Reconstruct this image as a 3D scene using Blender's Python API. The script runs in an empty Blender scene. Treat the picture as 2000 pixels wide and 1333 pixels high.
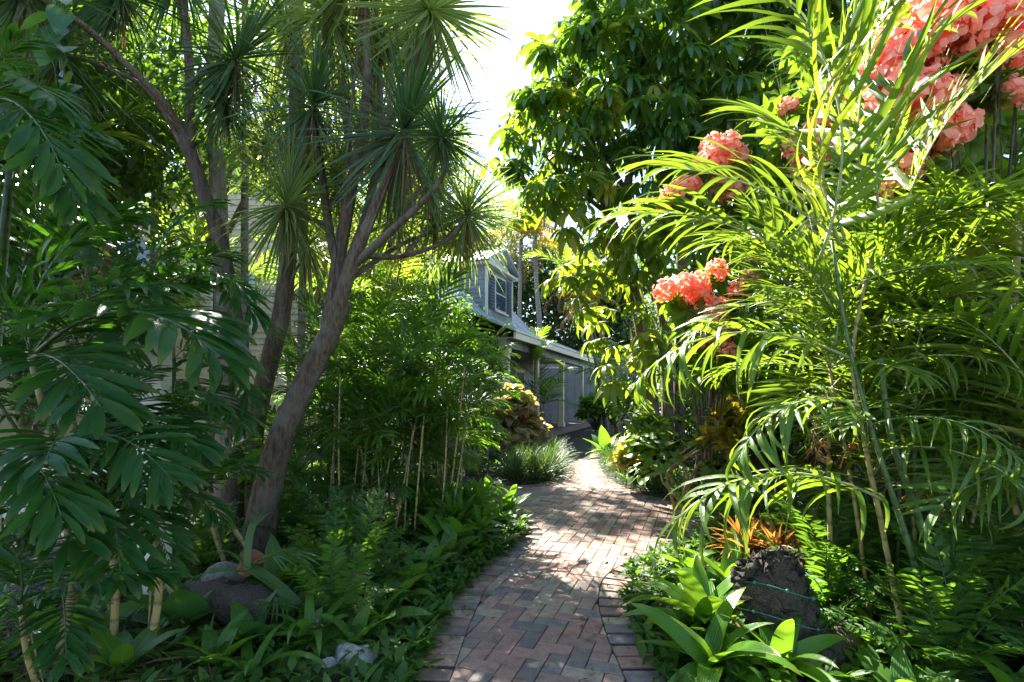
import bpy, math, random
import numpy as np
from mathutils import Vector, Matrix
R = math.radians
rnd = random.Random(7)
scene = bpy.context.scene
COL = scene.collection

# ------------------------------------------------------------------ camera
CAM_H, F_PX, HOR = 1.34, 1000.0, 776.0       # eye height, focal length in photo pixels, horizon row
cam = bpy.data.cameras.new('camera'); cam_o = bpy.data.objects.new('camera', cam); COL.objects.link(cam_o)
cam_o.location = (0, 0, CAM_H); cam_o.rotation_euler = (R(90), 0, 0)
cam.sensor_width = 36; cam.lens = 18; cam.shift_y = (HOR - 666.5) / 2000.0
cam.clip_start = 0.05; cam.clip_end = 2000
scene.camera = cam_o

# ------------------------------------------------------------------ light
SUN = Vector((-0.38, 1.0, 1.05)).normalized()
SUN_EL = math.asin(SUN.z); SUN_AZ = math.atan2(SUN.x, SUN.y)
world = bpy.data.worlds.new('World'); scene.world = world; world.use_nodes = True
nt = world.node_tree
sky = nt.nodes.new('ShaderNodeTexSky'); sky.sky_type = 'NISHITA'; sky.sun_disc = False
sky.sun_elevation = SUN_EL; sky.sun_rotation = SUN_AZ
sky.air_density = 1.0; sky.dust_density = 0.4; sky.ozone_density = 1.0
nt.links.new(sky.outputs[0], nt.nodes['Background'].inputs[0])
nt.nodes['Background'].inputs[1].default_value = 0.09
sun = bpy.data.lights.new('sun', 'SUN'); sun.energy = 5.0; sun.angle = R(0.55); sun.color = (1.0, 0.95, 0.86)
sun_o = bpy.data.objects.new('sun', sun); COL.objects.link(sun_o)
sun_o.rotation_euler = SUN.to_track_quat('Z', 'Y').to_euler(); sun_o.location = (-5, 10, 15)
scene.view_settings.view_transform = 'Standard'; scene.view_settings.look = 'None'
scene.view_settings.gamma = 1.0; scene.view_settings.exposure = 2.55
cy = scene.cycles
cy.max_bounces = 9; cy.diffuse_bounces = 5; cy.glossy_bounces = 3; cy.transmission_bounces = 7
cy.transparent_max_bounces = 6; cy.use_denoising = True; cy.caustics_reflective = False; cy.caustics_refractive = False
cy.sample_clamp_indirect = 6.0

# ------------------------------------------------------------------ helpers
def P(px, py, Y):
    return Vector(((px - 1000) / F_PX * Y, Y, CAM_H - (py - HOR) / F_PX * Y))
def G(px, py):
    Y = CAM_H * F_PX / (py - HOR)
    return ((px - 1000) / F_PX * Y, Y)
def v3(a): return np.array(a, float)
def unit(a):
    return a / (np.linalg.norm(a) + 1e-12)

class MB:
    def __init__(s): s.V = []; s.F = []; s.U = []; s.M = []; s.n = 0
    def add(s, V, F, U=None, m=0):
        V = np.asarray(V, float); F = np.asarray(F, int)
        s.V.append(V); s.F.append(F + s.n); s.U.append(U if U is not None else np.zeros((len(V), 2)))
        s.M.append(np.full(len(F), m, int)); s.n += len(V)
    def mesh(s, name, mats, smooth=True):
        V = np.concatenate(s.V); F = np.concatenate(s.F); U = np.concatenate(s.U); M = np.concatenate(s.M)
        return mesh_np(name, V, F, U, mats, M, smooth)

def mesh_np(name, V, F, U, mats, M=None, smooth=True):
    me = bpy.data.meshes.new(name)
    nF = len(F)
    me.vertices.add(len(V)); me.vertices.foreach_set('co', V.astype(np.float32).ravel())
    me.loops.add(nF * 4); me.loops.foreach_set('vertex_index', F.astype(np.int32).ravel())
    me.polygons.add(nF); me.polygons.foreach_set('loop_start', (np.arange(nF) * 4).astype(np.int32))
    if not isinstance(mats, (list, tuple)): mats = [mats]
    for m in mats: me.materials.append(m)
    if M is not None: me.polygons.foreach_set('material_index', M.astype(np.int32))
    me.polygons.foreach_set('use_smooth', np.full(nF, smooth, bool))
    uv = me.uv_layers.new(name='UVMap')
    uv.data.foreach_set('uv', U[F.ravel()].astype(np.float32).ravel())
    me.update(); me.validate()
    return me

def prof(kind, s):
    if kind == 'strap': return np.minimum(1, .35 + 4 * s) * np.power(np.maximum(1 - s ** 2.4, 0), .8)
    if kind == 'blade': return np.minimum(1, .5 + 3 * s) * np.power(np.maximum(1 - s, 0), .55)
    if kind == 'lance': return np.power(np.sin(np.pi * np.power(s, .72)), .85)
    if kind == 'blunt': return np.power(np.maximum(np.sin(np.pi * np.minimum(.08 + s * .9, 1) ** 1.15), 0), .6) * (.45 + .55 * np.minimum(1, s * 1.6))
    if kind == 'oval': return np.power(np.sin(np.pi * (0.02 + .97 * s)), .6)
    if kind == 'heart': return np.power(np.maximum(np.sin(np.pi * np.power(.04 + .96 * s, .55)), 0), .75)
    if kind == 'petal': return np.power(np.sin(np.pi * np.power(.03 + .95 * s, 1.15)), .6)
    return np.ones_like(s)

def leaf(L, W, seg=5, kind='lance', droop=.6, fold=.25, twist=0., wav=0., pw=1.0, ph=0.):
    """one blade along +X, bending towards -Z; three columns with a folded midrib"""
    s = np.linspace(0, 1, seg + 1)
    ang = droop * np.power(s, pw)
    dx = np.cos(ang); dz = -np.sin(ang)
    x = np.concatenate([[0], np.cumsum((dx[1:] + dx[:-1]) / 2)]) * L / seg
    z = np.concatenate([[0], np.cumsum((dz[1:] + dz[:-1]) / 2)]) * L / seg
    w = prof(kind, s) * W * .5
    nx, nz = np.sin(ang), np.cos(ang)
    tw = twist * s
    V = np.zeros((seg + 1, 3, 3))
    for c, sg in ((0, -1), (1, 0), (2, 1)):
        yy = sg * w
        hh = fold * np.abs(yy) + (wav * W * np.sin(9 * s + ph + (1.5 if sg > 0 else 0)) if sg else 0)
        ly = yy * np.cos(tw) - hh * np.sin(tw); lh = yy * np.sin(tw) + hh * np.cos(tw)
        V[:, c, 0] = x + nx * lh; V[:, c, 1] = ly; V[:, c, 2] = z + nz * lh
    F = []
    for i in range(seg):
        for c in (0, 1):
            a = i * 3 + c
            F.append((a, a + 1, a + 4, a + 3))
    U = np.zeros((seg + 1, 3, 2)); U[:, 0, 0] = 0; U[:, 1, 0] = .5; U[:, 2, 0] = 1; U[:, :, 1] = s[:, None]
    return V.reshape(-1, 3), np.array(F), U.reshape(-1, 2)

def frame(d, up):
    x = unit(v3(d)); y = np.cross(v3(up), x)
    if np.linalg.norm(y) < 1e-4: y = np.cross(np.array([.3, .9, .1]), x)
    y = unit(y); z = np.cross(x, y)
    return np.stack([x, y, z], 1)

def tube(pts, rad, sides=6, uvs=6.0):
    pts = np.array([list(p) for p in pts], float); n = len(pts)
    if np.isscalar(rad): rad = [rad] * n
    T = np.gradient(pts, axis=0); T /= (np.linalg.norm(T, axis=1)[:, None] + 1e-9)
    ref = np.array([1., 0, 0]) if abs(T[0][0]) < .8 else np.array([0, 1., 0])
    V = []; U = []
    u = unit(np.cross(T[0], ref)); acc = 0
    for i in range(n):
        u = unit(u - T[i] * np.dot(u, T[i])); w = np.cross(T[i], u)
        if i: acc += np.linalg.norm(pts[i] - pts[i - 1])
        for k in range(sides):
            a = 2 * math.pi * k / sides
            V.append(pts[i] + rad[i] * (math.cos(a) * u + math.sin(a) * w)); U.append((k / sides, acc))
    F = []
    for i in range(n - 1):
        for k in range(sides):
            k2 = (k + 1) % sides
            F.append((i * sides + k, i * sides + k2, (i + 1) * sides + k2, (i + 1) * sides + k))
    V.append(pts[0]); U.append((0, 0)); V.append(pts[-1]); U.append((0, acc))
    for k in range(0, sides, 2):
        F.append((n * sides, (k + 2) % sides, (k + 1) % sides, k))
        b = (n - 1) * sides
        F.append((n * sides + 1, b + k, b + k + 1, b + (k + 2) % sides))
    return np.array(V), np.array(F), np.array(U, float)

def smooth_path(pts, k=5):
    """Catmull-Rom through the points"""
    p = [v3(q) for q in pts]; p = [2 * p[0] - p[1]] + p + [2 * p[-1] - p[-2]]
    out = []
    for i in range(1, len(p) - 2):
        for j in range(k):
            t = j / k
            out.append(.5 * ((2 * p[i]) + (-p[i - 1] + p[i + 1]) * t + (2 * p[i - 1] - 5 * p[i] + 4 * p[i + 1] - p[i + 2]) * t * t + (-p[i - 1] + 3 * p[i] - 3 * p[i + 1] + p[i + 2]) * t ** 3))
    out.append(p[-2])
    return out

def box_mesh(name, x0, x1, y0, y1, z0, z1, mat, bev=0.0):
    if bev <= 0:
        V = np.array([(x, y, z) for z in (z0, z1) for y in (y0, y1) for x in (x0, x1)])
        F = np.array([(0, 2, 3, 1), (4, 5, 7, 6), (0, 1, 5, 4), (2, 6, 7, 3), (0, 4, 6, 2), (1, 3, 7, 5)])
        return mesh_np(name, V, F, np.zeros((8, 2)), mat, None, False)
    b = bev
    V = [(x, y, z0) for (x, y) in ((x0, y0), (x1, y0), (x1, y1), (x0, y1))]
    V += [(x, y, z1 - b) for (x, y) in ((x0, y0), (x1, y0), (x1, y1), (x0, y1))]
    V += [(x, y, z1) for (x, y) in ((x0 + b, y0 + b), (x1 - b, y0 + b), (x1 - b, y1 - b), (x0 + b, y1 - b))]
    F = [(3, 2, 1, 0), (8, 9, 10, 11)]
    for i in range(4):
        j = (i + 1) % 4
        F.append((i, j, 4 + j, 4 + i)); F.append((4 + i, 4 + j, 8 + j, 8 + i))
    return mesh_np(name, np.array(V), np.array(F), np.zeros((12, 2)), mat, None, False)

# --- things, parts, structures
def thing(name, label, cat, loc=(0, 0, 0), group=None):
    o = bpy.data.objects.new(name, None); COL.objects.link(o); o.location = loc
    o.empty_display_size = .1
    o['label'] = label; o['category'] = cat
    if group: o['group'] = group
    return o
def part(name, me, parent, M=None, kind=None):
    o = bpy.data.objects.new(name, me); COL.objects.link(o); o.parent = parent
    off = Vector((0, 0, 0)); p = parent; M = M or Matrix.Identity(4)
    inv = Matrix.Identity(4); chain = []
    while p: chain.append(p.matrix_basis.copy()); p = p.parent
    W = Matrix.Identity(4)
    for m in reversed(chain): W = W @ m
    o.matrix_basis = W.inverted() @ M
    if kind: o['kind'] = kind
    return o
def struct(name, me, kind='structure'):
    o = bpy.data.objects.new(name, me); COL.objects.link(o); o['kind'] = kind
    return o
def chordM(A, B, roll=0.0, up=(0, 0, 1), sy=1.0):
    A, B = Vector(A), Vector(B); x = (B - A); L = x.length; x.normalize()
    u = Vector(up)
    if abs(x.dot(u)) > .985: u = Vector((x.y * .3 + .2, -.9, .1))
    y = u.cross(x).normalized(); z = x.cross(y)
    c, s = math.cos(roll), math.sin(roll)
    y, z = y * c + z * s, z * c - y * s
    M = Matrix(((x.x * L, y.x * L * sy, z.x * L, A.x), (x.y * L, y.y * L * sy, z.y * L, A.y), (x.z * L, y.z * L * sy, z.z * L, A.z), (0, 0, 0, 1)))
    return M
def xf(loc, yaw=0, pitch=0, roll=0, s=1.0):
    return Matrix.Translation(Vector(loc)) @ Matrix.Rotation(yaw, 4, 'Z') @ Matrix.Rotation(-pitch, 4, 'Y') @ Matrix.Rotation(roll, 4, 'X') @ Matrix.Scale(s, 4)

# ------------------------------------------------------------------ materials
def nodes(name):
    m = bpy.data.materials.new(name); m.use_nodes = True
    n = m.node_tree.nodes; l = m.node_tree.links
    return m, n, l, n['Principled BSDF'], n['Material Output']
def ramp(n, stops, interp='LINEAR'):
    r = n.new('ShaderNodeValToRGB'); r.color_ramp.interpolation = interp
    e = r.color_ramp.elements
    while len(e) < len(stops): e.new(.5)
    for i, (p, c) in enumerate(stops): e[i].position = p; e[i].color = (*c, 1)
    return r
def mixc(n, l, fac, a, b, mode='MIX'):
    m = n.new('ShaderNodeMix'); m.data_type = 'RGBA'; m.blend_type = mode
    for sock, v in ((m.inputs['Factor'], fac), (m.inputs['A'], a), (m.inputs['B'], b)):
        if hasattr(v, 'is_linked') or hasattr(v, 'links'): l.new(v, sock)
        elif isinstance(v, tuple): sock.default_value = (*v, 1)
        else: sock.default_value = v
    return m.outputs['Result']
def mth(n, l, op, a, b=None):
    m = n.new('ShaderNodeMath'); m.operation = op
    for i, v in enumerate((a, b)):
        if v is None: continue
        if hasattr(v, 'links'): l.new(v, m.inputs[i])
        else: m.inputs[i].default_value = v
    return m.outputs[0]

def leaf_mat(name, c1, c2, tr, tf=.42, rough=.38, spec=.5, margin=None, mid=None, blotch=None, tip=None, old=None):
    """leaf: two greens varied by blade and by leaf, light passing through it"""
    m, n, l, b, out = nodes(name)
    geo = n.new('ShaderNodeNewGeometry'); oi = n.new('ShaderNodeObjectInfo')
    tc = n.new('ShaderNodeTexCoord'); sep = n.new('ShaderNodeSeparateXYZ'); l.new(tc.outputs['UV'], sep.inputs[0])
    nz = n.new('ShaderNodeTexNoise'); nz.inputs['Scale'].default_value = 9; nz.inputs['Detail'].default_value = 3
    l.new(tc.outputs['Object'], nz.inputs['Vector'])
    f = mth(n, l, 'ADD', mth(n, l, 'MULTIPLY', geo.outputs['Random Per Island'], .55), mth(n, l, 'MULTIPLY', oi.outputs['Random'], .45))
    col = mixc(n, l, f, c1, c2)
    col = mixc(n, l, mth(n, l, 'MULTIPLY', nz.outputs['Fac'], .5), col, c1, 'MIX')
    side = mth(n, l, 'MULTIPLY', mth(n, l, 'ABSOLUTE', mth(n, l, 'SUBTRACT', sep.outputs['X'], .5)), 2.0)
    if blotch:
        n2 = n.new('ShaderNodeTexNoise'); n2.inputs['Scale'].default_value = 34; l.new(tc.outputs['Object'], n2.inputs['Vector'])
        r = ramp(n, [(.42, (0, 0, 0)), (.6, (1, 1, 1))]); l.new(n2.outputs['Fac'], r.inputs[0])
        col = mixc(n, l, r.outputs[0], col, blotch)
    if mid:
        r = ramp(n, [(.0, (1, 1, 1)), (.16, (0, 0, 0))]); l.new(side, r.inputs[0])
        col = mixc(n, l, mth(n, l, 'MULTIPLY', r.outputs[0], .7), col, mid)
    if margin:
        r = ramp(n, [(.55, (0, 0, 0)), (.75, (1, 1, 1))]); l.new(side, r.inputs[0])
        col = mixc(n, l, r.outputs[0], col, margin)
    if tip:
        r = ramp(n, [(.8, (0, 0, 0)), (1.0, (1, 1, 1))]); l.new(sep.outputs['Y'], r.inputs[0])
        col = mixc(n, l, mth(n, l, 'MULTIPLY', r.outputs[0], geo.outputs['Random Per Island']), col, tip)
    if old:   # some whole leaves are yellowing
        r = ramp(n, [(.86, (0, 0, 0)), (.95, (1, 1, 1))]); l.new(oi.outputs['Random'], r.inputs[0])
        col = mixc(n, l, mth(n, l, 'MULTIPLY', r.outputs[0], .8), col, old)
    n5 = n.new('ShaderNodeTexNoise'); n5.inputs['Scale'].default_value = 22; n5.inputs['Detail'].default_value = 6; n5.inputs['Roughness'].default_value = .75
    l.new(geo.outputs['Position'], n5.inputs['Vector'])
    r5_ = ramp(n, [(.62, (0, 0, 0)), (.70, (1, 1, 1))]); l.new(n5.outputs['Fac'], r5_.inputs[0])
    col = mixc(n, l, mth(n, l, 'MULTIPLY', r5_.outputs[0], .45), col, (.13, .105, .03))
    l.new(col, b.inputs['Base Color'])
    b.inputs['Roughness'].default_value = rough; b.inputs['Specular IOR Level'].default_value = spec
    t = n.new('ShaderNodeBsdfTranslucent')
    trc = mixc(n, l, 1.0, col, tuple(4.2 * q for q in tr), 'MULTIPLY')
    trc = mixc(n, l, .62, trc, tr)
    l.new(trc, t.inputs['Color'])
    bump = n.new('ShaderNodeBump'); bump.inputs['Strength'].default_value = .25; bump.inputs['Distance'].default_value = .01
    n3 = n.new('ShaderNodeTexWave'); n3.inputs['Scale'].default_value = 3.0; n3.inputs['Distortion'].default_value = 1.0; n3.bands_direction = 'X'
    l.new(tc.outputs['UV'], n3.inputs['Vector']); l.new(n3.outputs['Fac'], bump.inputs['Height'])
    l.new(bump.outputs[0], b.inputs['Normal'])
    mx = n.new('ShaderNodeMixShader'); mx.inputs[0].default_value = tf
    l.new(b.outputs[0], mx.inputs[1]); l.new(t.outputs[0], mx.inputs[2]); l.new(mx.outputs[0], out.inputs[0])
    return m

def bark_mat(name, c1, c2, scale=6, stretch=5, strength=.6, rings=False, lichen=None, rough=.9):
    m, n, l, b, out = nodes(name)
    tc = n.new('ShaderNodeTexCoord'); mp = n.new('ShaderNodeMapping'); mp.inputs['Scale'].default_value = (scale, scale, scale / stretch)
    l.new(tc.outputs['Object'], mp.inputs[0])
    nz = n.new('ShaderNodeTexNoise'); nz.inputs['Scale'].default_value = 4; nz.inputs['Detail'].default_value = 7; nz.inputs['Roughness'].default_value = .65
    l.new(mp.outputs[0], nz.inputs['Vector'])
    r = ramp(n, [(.32, c1), (.68, c2)]); l.new(nz.outputs['Fac'], r.inputs[0])
    col = r.outputs[0]; h = nz.outputs['Fac']
    if rings:
        w = n.new('ShaderNodeTexWave'); w.bands_direction = 'Y'; w.inputs['Scale'].default_value = rings; w.inputs['Distortion'].default_value = .6
        l.new(tc.outputs['UV'], w.inputs['Vector'])
        rr = ramp(n, [(.0, (1, 1, 1)), (.14, (0, 0, 0))]); l.new(w.outputs['Fac'], rr.inputs[0])
        col = mixc(n, l, mth(n, l, 'MULTIPLY', rr.outputs[0], .7), col, tuple(q * .4 for q in c1)); h = mth(n, l, 'ADD', h, w.outputs['Fac'])
    if lichen:
        n2 = n.new('ShaderNodeTexNoise'); n2.inputs['Scale'].default_value = 5; n2.inputs['Detail'].default_value = 5; l.new(tc.outputs['Object'], n2.inputs['Vector'])
        r2 = ramp(n, [(.5, (0, 0, 0)), (.66, (1, 1, 1))]); l.new(n2.outputs['Fac'], r2.inputs[0])
        col = mixc(n, l, r2.outputs[0], col, lichen)
    l.new(col, b.inputs['Base Color']); b.inputs['Roughness'].default_value = rough
    bu = n.new('ShaderNodeBump'); bu.inputs['Strength'].default_value = strength; bu.inputs['Distance'].default_value = .03
    l.new(h, bu.inputs['Height']); l.new(bu.outputs[0], b.inputs['Normal'])
    return m

def paint_mat(name, c, rough=.5, var=.12, metal=0.0, scale=3.0, bump=.05):
    m, n, l, b, out = nodes(name)
    tc = n.new('ShaderNodeTexCoord'); nz = n.new('ShaderNodeTexNoise'); nz.inputs['Scale'].default_value = scale; nz.inputs['Detail'].default_value = 6
    l.new(tc.outputs['Object'], nz.inputs['Vector'])
    r = ramp(n, [(.3, tuple(q * (1 - var * 2) for q in c)), (.65, c)]); l.new(nz.outputs['Fac'], r.inputs[0])
    l.new(r.outputs[0], b.inputs['Base Color']); b.inputs['Roughness'].default_value = rough; b.inputs['Metallic'].default_value = metal
    bu = n.new('ShaderNodeBump'); bu.inputs['Strength'].default_value = bump; bu.inputs['Distance'].default_value = .02
    l.new(nz.outputs['Fac'], bu.inputs['Height']); l.new(bu.outputs[0], b.inputs['Normal'])
    return m

def brick_mat(name, by_island):
    m, n, l, b, out = nodes(name)
    if by_island: rv = n.new('ShaderNodeNewGeometry').outputs['Random Per Island']
    else: rv = n.new('ShaderNodeObjectInfo').outputs['Random']
    cols = [(.31, .165, .125), (.175, .138, .115), (.33, .20, .15), (.35, .265, .18), (.25, .14, .11), (.20, .163, .135), (.36, .225, .17), (.15, .12, .10), (.31, .235, .165), (.28, .16, .125), (.22, .175, .15), (.33, .18, .14)]
    r = ramp(n, [(i / len(cols), c) for i, c in enumerate(cols)], 'CONSTANT'); l.new(rv, r.inputs[0])
    geo = n.new('ShaderNodeNewGeometry')
    nz = n.new('ShaderNodeTexNoise'); nz.inputs['Scale'].default_value = 14; nz.inputs['Detail'].default_value = 8; nz.inputs['Roughness'].default_value = .7
    l.new(geo.outputs['Position'], nz.inputs['Vector'])
    r2 = ramp(n, [(.28, (.42, .40, .38)), (.5, (.95, .95, .95)), (.75, (1.4, 1.34, 1.24))]); l.new(nz.outputs['Fac'], r2.inputs[0])
    col = mixc(n, l, 1.0, r.outputs[0], r2.outputs[0], 'MULTIPLY')
    n2 = n.new('ShaderNodeTexNoise'); n2.inputs['Scale'].default_value = 1.6; n2.inputs['Detail'].default_value = 5; l.new(geo.outputs['Position'], n2.inputs['Vector'])
    r3 = ramp(n, [(.45, (0, 0, 0)), (.7, (.55, .55, .55))]); l.new(n2.outputs['Fac'], r3.inputs[0])
    col = mixc(n, l, r3.outputs[0], col, (.20, .165, .13))
    l.new(col, b.inputs['Base Color']); b.inputs['Roughness'].default_value = .82
    n3 = n.new('ShaderNodeTexNoise'); n3.inputs['Scale'].default_value = 90; n3.inputs['Detail'].default_value = 4; l.new(geo.outputs['Position'], n3.inputs['Vector'])
    bu = n.new('ShaderNodeBump'); bu.inputs['Strength'].default_value = .35; bu.inputs['Distance'].default_value = .006
    l.new(n3.outputs['Fac'], bu.inputs['Height']); l.new(bu.outputs[0], b.inputs['Normal'])
    return m

def soil_mat(name, c1, c2, c3, scale=4):
    m, n, l, b, out = nodes(name)
    geo = n.new('ShaderNodeNewGeometry')
    nz = n.new('ShaderNodeTexNoise'); nz.inputs['Scale'].default_value = scale; nz.inputs['Detail'].default_value = 9; nz.inputs['Roughness'].default_value = .7
    l.new(geo.outputs['Position'], nz.inputs['Vector'])
    r = ramp(n, [(.3, c1), (.52, c2), (.75, c3)]); l.new(nz.outputs['Fac'], r.inputs[0])
    n2 = n.new('ShaderNodeTexVoronoi'); n2.inputs['Scale'].default_value = 45; l.new(geo.outputs['Position'], n2.inputs['Vector'])
    col = mixc(n, l, mth(n, l, 'MULTIPLY', n2.outputs['Distance'], .6), r.outputs[0], c1)
    l.new(col, b.inputs['Base Color']); b.inputs['Roughness'].default_value = .95
    bu = n.new('ShaderNodeBump'); bu.inputs['Strength'].default_value = .8; bu.inputs['Distance'].default_value = .03
    l.new(n2.outputs['Distance'], bu.inputs['Height']); l.new(bu.outputs[0], b.inputs['Normal'])
    return m

M_ARECA = leaf_mat('areca_leaf', (.055, .13, .012), (.12, .21, .018), (.33, .43, .03), .44, .33, .5, mid=(.16, .22, .05), tip=(.25, .17, .04), old=(.28, .24, .03))
M_DARKPALM = leaf_mat('dark_palm_leaf', (.014, .060, .009), (.028, .10, .015), (.15, .36, .02), .36, .30, .22, tip=(.14, .16, .03))
M_BAMBOOPALM = leaf_mat('bamboo_palm_leaf', (.035, .10, .014), (.075, .16, .02), (.30, .50, .03), .48, .3, .45)
M_BACKPALM = leaf_mat('back_palm_leaf', (.05, .12, .014), (.10, .18, .02), (.42, .55, .05), .55, .36, .5, old=(.32, .24, .03))
M_YELLOWPALM = leaf_mat('yellow_palm_leaf', (.17, .17, .015), (.34, .26, .02), (.58, .46, .03), .5, .36, .5, old=(.38, .20, .02))
M_DEADPALM = leaf_mat('dry_palm_leaf', (.16, .11, .065), (.24, .17, .10), (.30, .20, .10), .3, .7, .2)
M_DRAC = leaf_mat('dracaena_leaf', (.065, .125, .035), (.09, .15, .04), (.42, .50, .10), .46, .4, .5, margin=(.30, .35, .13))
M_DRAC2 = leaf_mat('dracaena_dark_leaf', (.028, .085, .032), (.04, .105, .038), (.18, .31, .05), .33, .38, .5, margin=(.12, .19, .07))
M_UMB = leaf_mat('umbrella_leaf', (.028, .095, .026), (.05, .135, .028), (.32, .46, .028), .42, .25, .5, mid=(.09, .16, .03), old=(.26, .24, .02))
M_UMBY = leaf_mat('umbrella_leaf_lit', (.06, .13, .015), (.12, .19, .018), (.42, .50, .03), .5, .3, .5, mid=(.18, .22, .04), old=(.34, .28, .02))  # lighter copy of the umbrella leaf, sunlit yellow-green put into its colour
M_TREE = leaf_mat('tree_leaf', (.03, .075, .015), (.065, .13, .02), (.24, .40, .03), .42, .4, .45)
M_TREED = leaf_mat('far_tree_leaf', (.022, .06, .017), (.05, .10, .022), (.18, .30, .03), .36, .45, .4)
M_BROM = leaf_mat('bromeliad_leaf', (.06, .16, .016), (.09, .21, .02), (.32, .48, .03), .36, .27, .5, tip=(.24, .22, .03))
M_AGLA = leaf_mat('variegated_leaf', (.035, .11, .016), (.06, .16, .022), (.26, .44, .03), .36, .33, .5, blotch=(.16, .26, .05), mid=(.18, .28, .06))
M_BROAD = leaf_mat('broad_leaf', (.05, .14, .016), (.08, .19, .02), (.30, .47, .03), .42, .32, .5, mid=(.16, .24, .05))
M_FERN = leaf_mat('fern_leaf', (.035, .10, .014), (.07, .16, .02), (.26, .44, .03), .44, .4, .4)
M_STAG = leaf_mat('staghorn_leaf', (.075, .15, .045), (.11, .19, .06), (.30, .42, .08), .38, .45, .4)
M_VINE = leaf_mat('vine_leaf', (.025, .085, .028), (.04, .11, .03), (.20, .38, .04), .36, .3, .5)
M_TURF = leaf_mat('lilyturf_blade', (.025, .065, .020), (.05, .105, .028), (.18, .30, .04), .34, .36, .5)
M_CROTON = leaf_mat('croton_leaf', (.20, .19, .018), (.36, .27, .02), (.55, .42, .03), .38, .33, .5, mid=(.45, .32, .03), blotch=(.09, .13, .02))
M_ORANGE = leaf_mat('orange_croton_leaf', (.26, .13, .03), (.40, .22, .05), (.55, .32, .06), .34, .36, .5, mid=(.55, .34, .04))
M_PALEY = leaf_mat('pale_yellow_leaf', (.34, .33, .05), (.46, .42, .09), (.62, .56, .10), .4, .4, .4, blotch=(.12, .2, .03))
M_COPPER = leaf_mat('copper_leaf', (.16, .17, .05), (.30, .17, .11), (.42, .36, .12), .36, .45, .4, margin=(.38, .27, .19), mid=(.2, .24, .07))
M_PINK = leaf_mat('salmon_bract', (.82, .42, .31), (.88, .56, .45), (.90, .52, .40), .36, .55, .3, mid=(.88, .58, .48), blotch=(.70, .30, .20), tip=(.55, .30, .16))
M_RED = leaf_mat('red_flower', (.75, .08, .02), (.8, .14, .03), (.8, .15, .04), .4, .5, .3)
M_BLOTREE = leaf_mat('shrub_leaf', (.06, .14, .015), (.11, .20, .02), (.36, .50, .03), .46, .38, .45, mid=(.16, .24, .05))
M_RACHIS = paint_mat('rachis', (.16, .20, .05), .45)
M_RACHIS_P = paint_mat('pale_rachis', (.34, .36, .17), .45)
M_RACHIS_D = paint_mat('dark_rachis', (.06, .10, .03), .45)
M_CANE = bark_mat('cane', (.13, .13, .04), (.26, .22, .09), 8, 3, .2, rings=3.2, rough=.55)
M_CANE_Y = bark_mat('yellow_cane', (.26, .20, .075), (.42, .32, .14), 8, 3, .2, rings=3.0, rough=.55)
M_CANE_G = bark_mat('green_cane', (.05, .10, .03), (.09, .15, .05), 8, 3, .15, rings=2.6, rough=.45)
M_PALMTRUNK = bark_mat('palm_trunk', (.15, .13, .11), (.27, .25, .22), 5, 1, .3, rings=2.2)
M_BARK = bark_mat('grey_bark', (.045, .029, .018), (.22, .155, .10), 13, 6, 1.0, lichen=(.19, .165, .13))
M_BARK_D = bark_mat('dark_bark', (.04, .028, .02), (.13, .095, .07), 8, 6, .9)
M_BARK_P = bark_mat('pale_bark', (.12, .10, .08), (.29, .25, .20), 7, 3, .7, lichen=(.33, .31, .27))
M_LOG = bark_mat('rough_log', (.014, .010, .007), (.16, .125, .09), 30, 1.3, 1.0)
M_LOGEND = bark_mat('log_end', (.16, .12, .08), (.28, .22, .15), 9, 1, .5)
M_CREAM = paint_mat('cream_paint', (.60, .50, .32), .6)
M_WHITE = paint_mat('white_paint', (.66, .64, .55), .5, .1)
M_POST = paint_mat('post_paint', (.74, .68, .52), .5, .08)
M_GREYWALL = paint_mat('grey_siding', (.25, .275, .29), .6)
M_DARKWALL = paint_mat('grey_boards', (.22, .22, .215), .7)  # plain grey of the lattice fence boards
M_METAL = paint_mat('roof_metal', (.42, .47, .54), .45, .1, .3, 1.5)
M_BLUE = paint_mat('shutter_blue', (.035, .06, .10), .45)
M_DOOR = paint_mat('door_dark', (.02, .02, .022), .4)
M_DECK = paint_mat('deck_wood', (.13, .10, .085), .7)
M_BLACK = paint_mat('black_metal', (.012, .012, .016), .4)
M_TERRA = paint_mat('terracotta', (.30, .11, .055), .8, .2, 0, 9)
M_STONE = bark_mat('pale_stone', (.20, .19, .17), (.52, .50, .45), 8, 1, 1.0)
M_STONED = bark_mat('grey_stone', (.10, .095, .085), (.26, .24, .21), 8, 1, 1.0)
M_WICKER = paint_mat('wicker', (.46, .42, .34), .7, .3, 0, 40, .4)
M_BERRY = paint_mat('berry', (.012, .008, .014), .3)
M_STALK = paint_mat('fruit_stalk', (.62, .17, .02), .5)
M_STRING = paint_mat('green_cord', (.03, .16, .12), .5)
M_STRAW = leaf_mat('straw', (.13, .085, .045), (.26, .18, .10), (.2, .13, .06), .15, .8, .2)
M_FENCE = paint_mat('fence_wood', (.10, .085, .07), .8, .25)
M_CONC = paint_mat('concrete', (.26, .245, .22), .9, .2, 0, 6, .3)
M_SOIL = soil_mat('garden_soil', (.020, .014, .009), (.055, .038, .024), (.11, .08, .05))
M_SAND = soil_mat('joint_sand', (.025, .024, .016), (.045, .05, .026), (.045, .085, .02), 3)
M_BRICK_O = brick_mat('brick_single', False)
M_BRICK_I = brick_mat('brick_many', True)
gm, gn, gl, gb, go_ = nodes('window_glass')
gb.inputs['Base Color'].default_value = (.10, .16, .22, 1); gb.inputs['Roughness'].default_value = .04; gb.inputs['Specular IOR Level'].default_value = 1.0
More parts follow.
